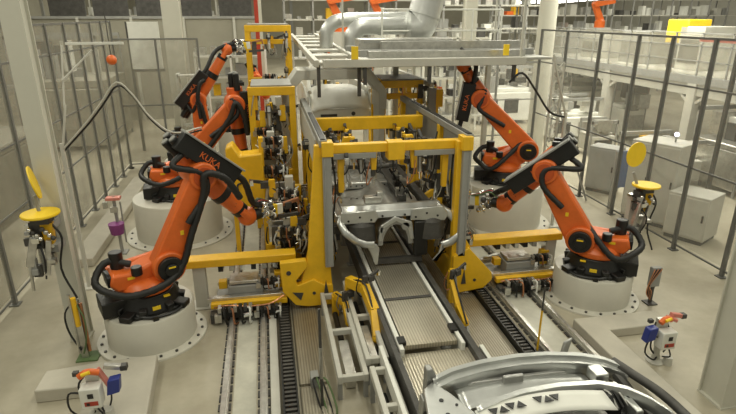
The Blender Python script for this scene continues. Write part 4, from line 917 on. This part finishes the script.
# poles
t = empty('marker_pole', 'thin yellow and black pole right of the conveyor', 'pole', (3.31, 5.5, 0)); b = MB(YELLOW); b.cyl((0, 0, .02), (0, 0, .62), .014, n=8); b.build('lower_tube', t); b = MB(DARK); b.cyl((0, 0, .62), (0, 0, .98), .012, n=8); b.bb((-.05, -.05, 0), (.05, .05, .02)); b.build('upper_tube', t)
t = empty('marker_pole', 'thin dark pole left of the conveyor near the bottom edge', 'pole', (.40, 4.95, 0)); b = MB(DARK); b.cyl((0, 0, .02), (0, 0, 1.28), .016, n=8); b.build('lower_tube', t); b = MB(STEEL); b.cyl((0, 0, .4), (0, 0, .8), .02, n=8); b.bb((-.05, -.05, 0), (.05, .05, .02)); b.build('upper_tube', t)
t = empty('junction_stand', 'low junction box with cables near the dark pole', 'junction box', (.42, 5.35, 0)); b = MB(GREY); b.bb((-.12, -.08, 0), (-.02, .08, .16)); b.build('box', t, bev=.008); b = MB(RUBBER, GREEN)
for k in range(4): b.tube([(-.05, -.05, .15), (.05*k-.1, -.2, .22), (.06*k-.05, -.4, .04), (-.02+.05*k, -.55, .02)], .011, [RUBBER, GREEN][k % 2], n=6)
b.build('cable', t)

# hanging hose, hose stand, lamp bar and orange ball at left
t = empty('hose_stand', 'white hose stand carrying a lamp bar at the left fence', 'hose stand', (-3.05, 8.5, 0))
b = MB(LGREY); b.bar((.0, 0, 0), (.0, 0, 2.4), .05, .05); b.bb((-.12, -.12, 0), (.12, .12, .02)); b.bar((0, 0, 2.3), (.12, .1, 2.95), .025, .025); b.bar((.1, .1, 2.9), (.12, .4, 3.78), .02, .02); b.bar((.14, .1, 3.3), (.5, .5, 3.7), .02, .02); b.build('mast', t)
b = MB(WHITE); b.bar((.18, .4, 3.80), (.98, .4, 3.80), .05, .035); b.build('lamp_bar', t)
b = MB(LGREY); b.tube([(0, 0, 2.3), (.4, 0, 2.7), (.66, 0, 3.0), (.9, 0, 3.27), (1.1, 0, 3.08), (1.3, 0, 2.75), (1.6, 0, 2.5), (1.95, .6, 2.45)], .014, n=8); b.build('air_hose', t)
b = MB(RUBBER); b.tube([(0, .04, 2.27), (.4, .04, 2.66), (.66, .04, 2.95), (.9, .04, 3.22), (1.1, .04, 3.04), (1.3, .04, 2.7), (1.6, .04, 2.45), (1.95, .64, 2.4)], .014, n=8); b.build('power_cable', t)
t = empty('hose_stand', 'right-hand cable boom behind the rear right robot', 'hose stand', (5.75, 9.6, 0))
b = MB(LGREY); b.bar((0, 0, 0), (0, 0, 2.4), .05, .05); b.bb((-.12, -.12, 0), (.12, .12, .02)); b.bar((0, 0, 2.35), (-.4, 0, 3.5), .03, .03); b.bar((0, 0, 2.2), (.2, 0, .05), .03, .03); b.build('mast', t)
b = MB(RUBBER); b.tube([(-1.25, 0, 3.0), (-1.0, 0, 3.17), (-.7, 0, 2.85), (-.35, 0, 2.42), (.0, 0, 2.3)], .022, n=8); b.build('power_cable', t)
t = empty('signal_ball', 'orange ball hanging by the left guard fence', 'signal ball', (-2.55, 10.0, 3.48)); b = MB(ORANGE); b.ball((0, 0, 0), .085); b.build('ball', t); b = MB(DARK); b.cyl((0, 0, .08), (0, 0, .8), .008, n=6); b.build('cord', t)

# ------------------------------------------------------------------ cabinets at right
def cabinet(x, y, rz, w, d, h, m, label, doors=2, led=False):
    t = empty('control_cabinet', label, 'cabinet', (x, y, 0), math.radians(rz))
    b = MB(m); b.bb((-w/2, -d/2, .08), (w/2, d/2, h)); b.build('body', t, bev=.015)
    b = MB(DARK); b.bb((-w/2+.03, -d/2+.03, 0), (w/2-.03, d/2-.03, .08)); b.build('plinth', t)
    for k in range(doors):
        x0 = -w/2+w*k/doors; b = MB(m); b.bb((x0+.02, -d/2-.02, .12), (x0+w/doors-.02, -d/2, h-.05)); dr = b.build('door', t, bev=.008)
        b = MB(BLACK); b.bb((x0+w/doors-.09, -d/2-.04, h*.5), (x0+w/doors-.06, -d/2-.02, h*.5+.14)); b.build('handle', dr)
    if led:
        b = MB(GREY); b.cyl((.2, 0, h), (.2, 0, h+.12), .02, n=8); b.build('lamp_post', t); b = MB(LED); b.ball((.2, 0, h+.16), .045); b.build('signal_lamp', t)
cabinet(8.05, 9.55, -62, 1.0, .75, 1.75, LGREY, 'large grey control cabinet with blue signal lamp behind the right fence', led=True)
cabinet(8.15, 8.55, -62, .75, .7, .95, LGREY, 'low grey cabinet in front of the large one behind the right fence', doors=1)
cabinet(8.2, 11.6, -55, .7, .5, 1.15, GREY, 'grey cabinet left of the blue panel behind the right fence', doors=1)
t = empty('notice_panel', 'blue notice panel standing behind the right fence', 'panel', (7.75, 10.35, 0)); b = MB(BLUEP); b.bb((-.18, -.02, .5), (.18, .02, 1.35)); b.build('board', t); b = MB(GREY); b.bb((-.2, -.03, 0), (-.16, .03, 1.35)); b.bb((.16, -.03, 0), (.2, .03, 1.35)); b.build('frame', t)

# ------------------------------------------------------------------ background hall
def machine(x, y, w, d, h, label, m=LGREY, seed=1, glass=True, legs=False):
    t = empty('background_machine', label, 'machine', (x, y, 0), group='pale machines far behind the fences'); r = random.Random(seed)
    b = MB(m); b.bb((-w/2, -d/2, .15), (w/2, d/2, h*.55)); b.bb((-w/2, -d/2+.2, h*.55), (w/2, d/2, h*.62)); b.build('body', t, bev=.03)
    b = MB(GREY)
    for sx in (-1, 1):
        for sy in (-1, 1): b.bb((sx*w/2-.05*sx, sy*d/2-.05*sy, 0), (sx*w/2, sy*d/2, h))
    b.bb((-w/2, -d/2, h-.1), (w/2, -d/2+.08, h)); b.bb((-w/2, d/2-.08, h-.1), (w/2, d/2, h)); b.build('frame', t)
    for k in range(max(1, int(w/.9))):
        x0 = -w/2+.15+k*.9; b = MB(DARK if r.random() < .5 else STEEL); b.bb((x0, -d/2-.02, h*.2), (x0+.6, -d/2, h*.45)); b.build('window', t)
    b = MB(WHITE, DARK, STEEL, YELLOW, GREY)
    for k in range(9): b.box((r.uniform(-w/2+.2, w/2-.2), r.uniform(-d/2, d/2-.2), h*.62+r.uniform(.1, h*.25)), (r.uniform(.1, .5), .3, r.uniform(.15, h*.3)), r.choice([WHITE, DARK, STEEL, GREY, LGREY, YELLOW if r.random() < .3 else GREY]))
    b.build('top_equipment', t)
machine(10.6, 17.5, 2.0, 1.2, 1.5, 'white machine on the bright floor behind the right fence', WHITE, 1)
machine(12.6, 17.0, .8, .8, 2.0, 'tall narrow pale machine right of the white one', WHITE, 2)
machine(13.2, 20.5, 2.6, 1.5, 2.4, 'wide pale machine further behind the right fence', LGREY, 3)
machine(10.2, 12.2, 1.6, 1.4, 1.2, 'low pale machine behind the large grey cabinet', LGREY, 4)
machine(12.0, 11.2, 2.2, 1.6, 2.0, 'pale machine near the right edge behind the fence', STEEL, 5)
machine(11.5, 8.6, 1.8, 1.4, .9, 'low steel machine at the right edge beyond the fence', STEEL, 6)
machine(9.4, 20.8, 2.2, 1.2, 2.3, 'white machine beside the round column far behind the right cell', WHITE, 9)
machine(15.0, 23.5, 2.6, 1.5, 2.2, 'white machine far right under the gallery end', WHITE, 10)
machine(10.3, 15.2, .9, .7, 1.1, 'small pale machine in front of the white one behind the right fence', LGREY, 11)
machine(-6.6, 12.5, 2.2, 4, 2.6, 'beige machine enclosure behind the left fence', WALL, 7)
machine(-6.4, 20, 2.6, 3, 3.6, 'tall beige machine behind the left fence end', WALL, 8)
# mezzanine at right
t = empty('mezzanine', 'long grey raised gallery crossing the right background', 'gallery', (11.5, 12, 0))
b = MB(GREY); b.bb((0, -4, 2.42), (.2, 13, 2.62)); b.build('edge_beam', t)
b = MB(LGREY); b.bb((.2, -4, 2.55), (5, 13, 2.62)); b.build('deck', t)
b = MB(LGREY); b.bb((.05, -4, 2.10), (.12, 13, 2.42)); b.build('fascia_panel', t)
for k in range(5):
    b = MB(LGREY); b.bb((.0, -3+k*3.9, 0), (.25, -2.7+k*3.9, 2.42)); b.bar((.1, -2.85+k*3.9, 1.8), (.1, -2.0+k*3.9, 2.4), .08, .08); b.bar((.1, -2.85+k*3.9, 1.8), (.1, -3.7+k*3.9, 2.4), .08, .08); b.build('support_column', t)
b = MB(GREY)
for k in range(18): b.bb((.02, -4+k, 2.62), (.06, -3.96+k, 3.75))
for z in (3.0, 3.4, 3.72): b.bb((.02, -4, z), (.05, 13, z+.03))
tag(b.build('railing', t), kind='stuff')
b = MB(PLEXL); b.bb((.03, -4, 2.65), (.04, 13, 3.7)); b.build('guard_panel', t)
r = random.Random(21)
for k in range(6):
    y = 9.5+k*2.6; w = r.uniform(.8, 1.6); h = r.uniform(.7, 1.4)
    q = empty('gallery_cabinet', ['pale', 'grey'][k % 2]+' box-like unit on the right gallery, '+['nearest the camera', 'second nearest the camera', 'third nearest the camera', 'third from the far end', 'second from the far end', 'farthest from the camera'][k], 'cabinet', (13.2, y, 2.62), group='units standing on the right gallery')
    b = MB([LGREY, GREY][k % 2]); b.bb((-.6, -w/2, 0), (.6, w/2, h)); b.build('body', q, bev=.02)
    b = MB([DARK, STEEL][k % 2]); b.bb((-.62, -w/2+.1, .2), (-.6, w/2-.1, h*.7)); b.build('front_panel', q)
t = empty('yellow_crane_trolley', 'yellow unit on the right gallery near the top right corner', 'machine', (13.0, 15.4, 2.62)); b = MB(YELL2); b.bb((-.4, -.5, .75), (.4, .4, 1.45)); b.build('body', t, bev=.03); b = MB(DARK); b.bb((-.3, -.4, 0), (.3, .3, .75)); b.build('base', t)
t = empty('red_rail', 'red-orange rail beam at the right edge below the lamps', 'beam', (10.6, 10.4, 3.62)); b = MB(PINK); b.bar((0, -1.5, 0), (0, 1.6, 0), .12, .08); b.build('beam', t); b = MB(DARK); b.bb((-.04, .4, -3.62), (.04, .48, 0)); b.build('post', t)

# far back: racks, enclosure wall, robots and posts
t = empty('enclosure_wall', 'beige enclosure wall with dark windows behind the left robots', 'enclosure', (-3.6, 24, 0))
b = MB(WALL); b.bb((-6, 0, 0), (3.4, .15, 4.1)); b.build('wall_panel', t)
for k in range(5):
    b = MB(DARK); b.bb((-4.5+k*1.6, -.03, 4.15), (-3.2+k*1.6, .05, 4.9)); b.build('window', t)
b = MB(GREY); b.bb((-6, -.05, 4.05), (3.4, .2, 4.15)); b.bb((-6, -.05, 4.9), (3.4, .2, 5.0)); b.build('ledge', t)
for k in range(5):
    b = MB(LGREY); b.bb((-5.6+k*2, -.08, 0), (-5.5+k*2, 0, 4.1)); b.build('mullion', t)
def rack(x, y, w, h, label, seed, rows=4):
    t = empty('storage_rack', label, 'rack', (x, y, 0), group='crowded racks and frames far back'); r = random.Random(seed)
    b = MB(r.choice([GREY, LGREY, WHITE]))
    for k in range(int(w/1.2)+1): b.bb((k*1.2, 0, 0), (k*1.2+.07, .07, h)); b.bb((k*1.2, .9, 0), (k*1.2+.07, .97, h))
    b.build('upright', t)
    for j in range(rows):
        z = h*(j+1)/(rows+.3); b = MB(LGREY); b.bb((0, 0, z), (w, .9, z+.06)); s = b.build('shelf', t)
        b = MB(WHITE, GREY, DARK, STEEL, ORANGE, YELLOW, BLUEP)
        for k in range(int(w/.45)):
            hh = r.uniform(.1, h/(rows+1)*.75); b.box((.2+k*.45, .3+r.random()*.3, z+.06+hh/2), (r.uniform(.12, .38), .4, hh), r.choice([WHITE, GREY, LGREY, STEEL, STEEL, DARK, WHITE, ORANGE if r.random() < .25 else GREY, YELLOW if r.random() < .3 else LGREY]))
        tag(b.build('load', s), kind='stuff')
rack(.9, 24, 6.0, 5.0, 'tall crowded rack far back behind the ducts', 1, 6)
rack(7.2, 22, 4.2, 4.8, 'grey crowded rack far back between square and round columns', 2, 5)
rack(11.8, 27, 6, 5.2, 'crowded rack far back above the right fence', 3, 6)
rack(18.8, 28, 8, 5.2, 'crowded rack at the far right behind the gallery', 4, 6)
rack(4.2, 18.5, 3.6, 3.6, 'low crowded rack behind the right cell fence', 5, 5)
rack(-2.4, 19.8, 2.4, 3.0, 'rack with white frames right behind the left cell', 6, 4)
rack(-9.5, 30, 8, 5.2, 'crowded rack beyond the enclosure at far left', 7, 6)
rack(26, 26, 8, 5, 'last crowded rack by the right hall wall', 9, 6)
t = empty('white_tower', 'white stepped shelving tower behind the left robots', 'shelving', (-2.1, 16.6, 0))
b = MB(WHITE)
for x in (-.4, .4): b.bb((x-.04, -.2, 0), (x+.04, .2, 2.6))
for k in range(6): b.bb((-.4, -.2, .1+k*.48), (.4, .2, .16+k*.48))
b.build('frame', t); b = MB(GREY)
for k in range(5): b.box((-.1+.1*(k % 3), 0, .28+k*.48), (.4, .3, .22), [GREY, LGREY, STEEL][k % 3])
b.build('drawer', t)
t = empty('signboard', 'white framed screen board hanging behind the left fence', 'board', (-3.6, 18.2, 0)); b = MB(WHITE); b.bb((-.45, -.03, 2.6), (.45, .03, 4.0)); b.build('screen', t); b = MB(DARK); b.bb((-.5, -.04, 2.6), (-.45, .04, 4.0)); b.bb((-.5, -.04, 0), (-.42, .04, 2.6)); b.bb((-.5, -.04, 2.52), (.5, .04, 2.6)); b.build('frame', t)
for k, (x, y) in enumerate(((2.9, 21), (4.6, 21.5), (16.5, 25.5))):
    t = empty('distant_robot', ['small orange robot far back above the duct', 'small orange robot far back right of the duct', 'small orange robot far back above the right gallery'][k], 'robot', (x, y, 0), group='tiny distant robots'); 
    b = MB(LGREY); b.bb((-.4, -.4, 0), (.4, .4, 3.6)); b.build('riser', t)
    b = MB(ORANGE); b.lathe([(.25, 3.6), (.25, 3.9), (.15, 4.0)], n=14); b.capsule((0, 3.95), (-.4, 4.7), .15, .12, -.1, .1); b.build('lower_arm', t); b = MB(ORANGE); b.capsule((-.4, 4.7), (.5, 4.8), .13, .08, -.22, -.1); b.build('upper_arm', t)
for k in range(9):
    t = empty('ceiling_lamp', 'long white tube lamp in the far hall, '+['nearest', 'second', 'third', 'fourth', 'fifth', 'sixth', 'seventh', 'eighth', 'ninth'][k]+' of the row', 'lamp', (19.5+.9*k, 34+2.3*k, 5.1+.02*k), group='tube lamps in the far hall')
    b = MB(LAMP); b.bb((-2.2, -.12, 0), (2.2, .12, .05)); b.build('tube', t); b = MB(GREY); b.bb((-2.25, -.15, .05), (2.25, .15, .12)); b.build('housing', t); b = MB(GREY); b.cyl((0, 0, .12), (0, 0, 4), .01, n=6); b.build('suspension', t)

# ------------------------------------------------------------------ light and camera
w = bpy.data.worlds.new('hall_light'); bpy.context.scene.world = w; w.use_nodes = True
bg = w.node_tree.nodes['Background']; bg.inputs[0].default_value = (1.0, .965, .78, 1); bg.inputs[1].default_value = .37
def area(x, y, z, sx, sy, e, col=(1, .97, .88), rot=(0, 0, 0)):
    l = bpy.data.lights.new('hall_and_fill_lamp', 'AREA'); l.shape = 'RECTANGLE'; l.size = sx; l.size_y = sy; l.energy = e; l.color = col
    o = bpy.data.objects.new('hall_and_fill_lamp', l); C.objects.link(o); o.location = (x, y, z); o.rotation_euler = rot
for x in (-5, 1.8, 8.5):
    for y in (3, 11): area(x, y, 8.5, .5, 6, 178, (1, .965, .80))
for x in (-5, 3, 11, 20):
    for y in (20, 38): area(x, y, 8.5, 1., 12, 560, (1, .965, .82))
area(10.5, 15, 6.5, 1., 8, 620, (1, .965, .82))  # added fill light, brightens the background floor beyond the right fence
cam = bpy.data.cameras.new('camera'); co = bpy.data.objects.new('camera', cam); C.objects.link(co)
cam.sensor_width = 36; cam.lens = 36*534/736; cam.clip_end = 200
co.location = (0, 0, 4.2); co.rotation_euler = (math.radians(90-19.8), 0, math.radians(-10.6))
sc = bpy.context.scene; sc.camera = co
sc.view_settings.view_transform = 'Standard'; sc.view_settings.look = 'None'; sc.view_settings.gamma = 1; sc.view_settings.use_curve_mapping = False
sc.view_settings.exposure = 0.0
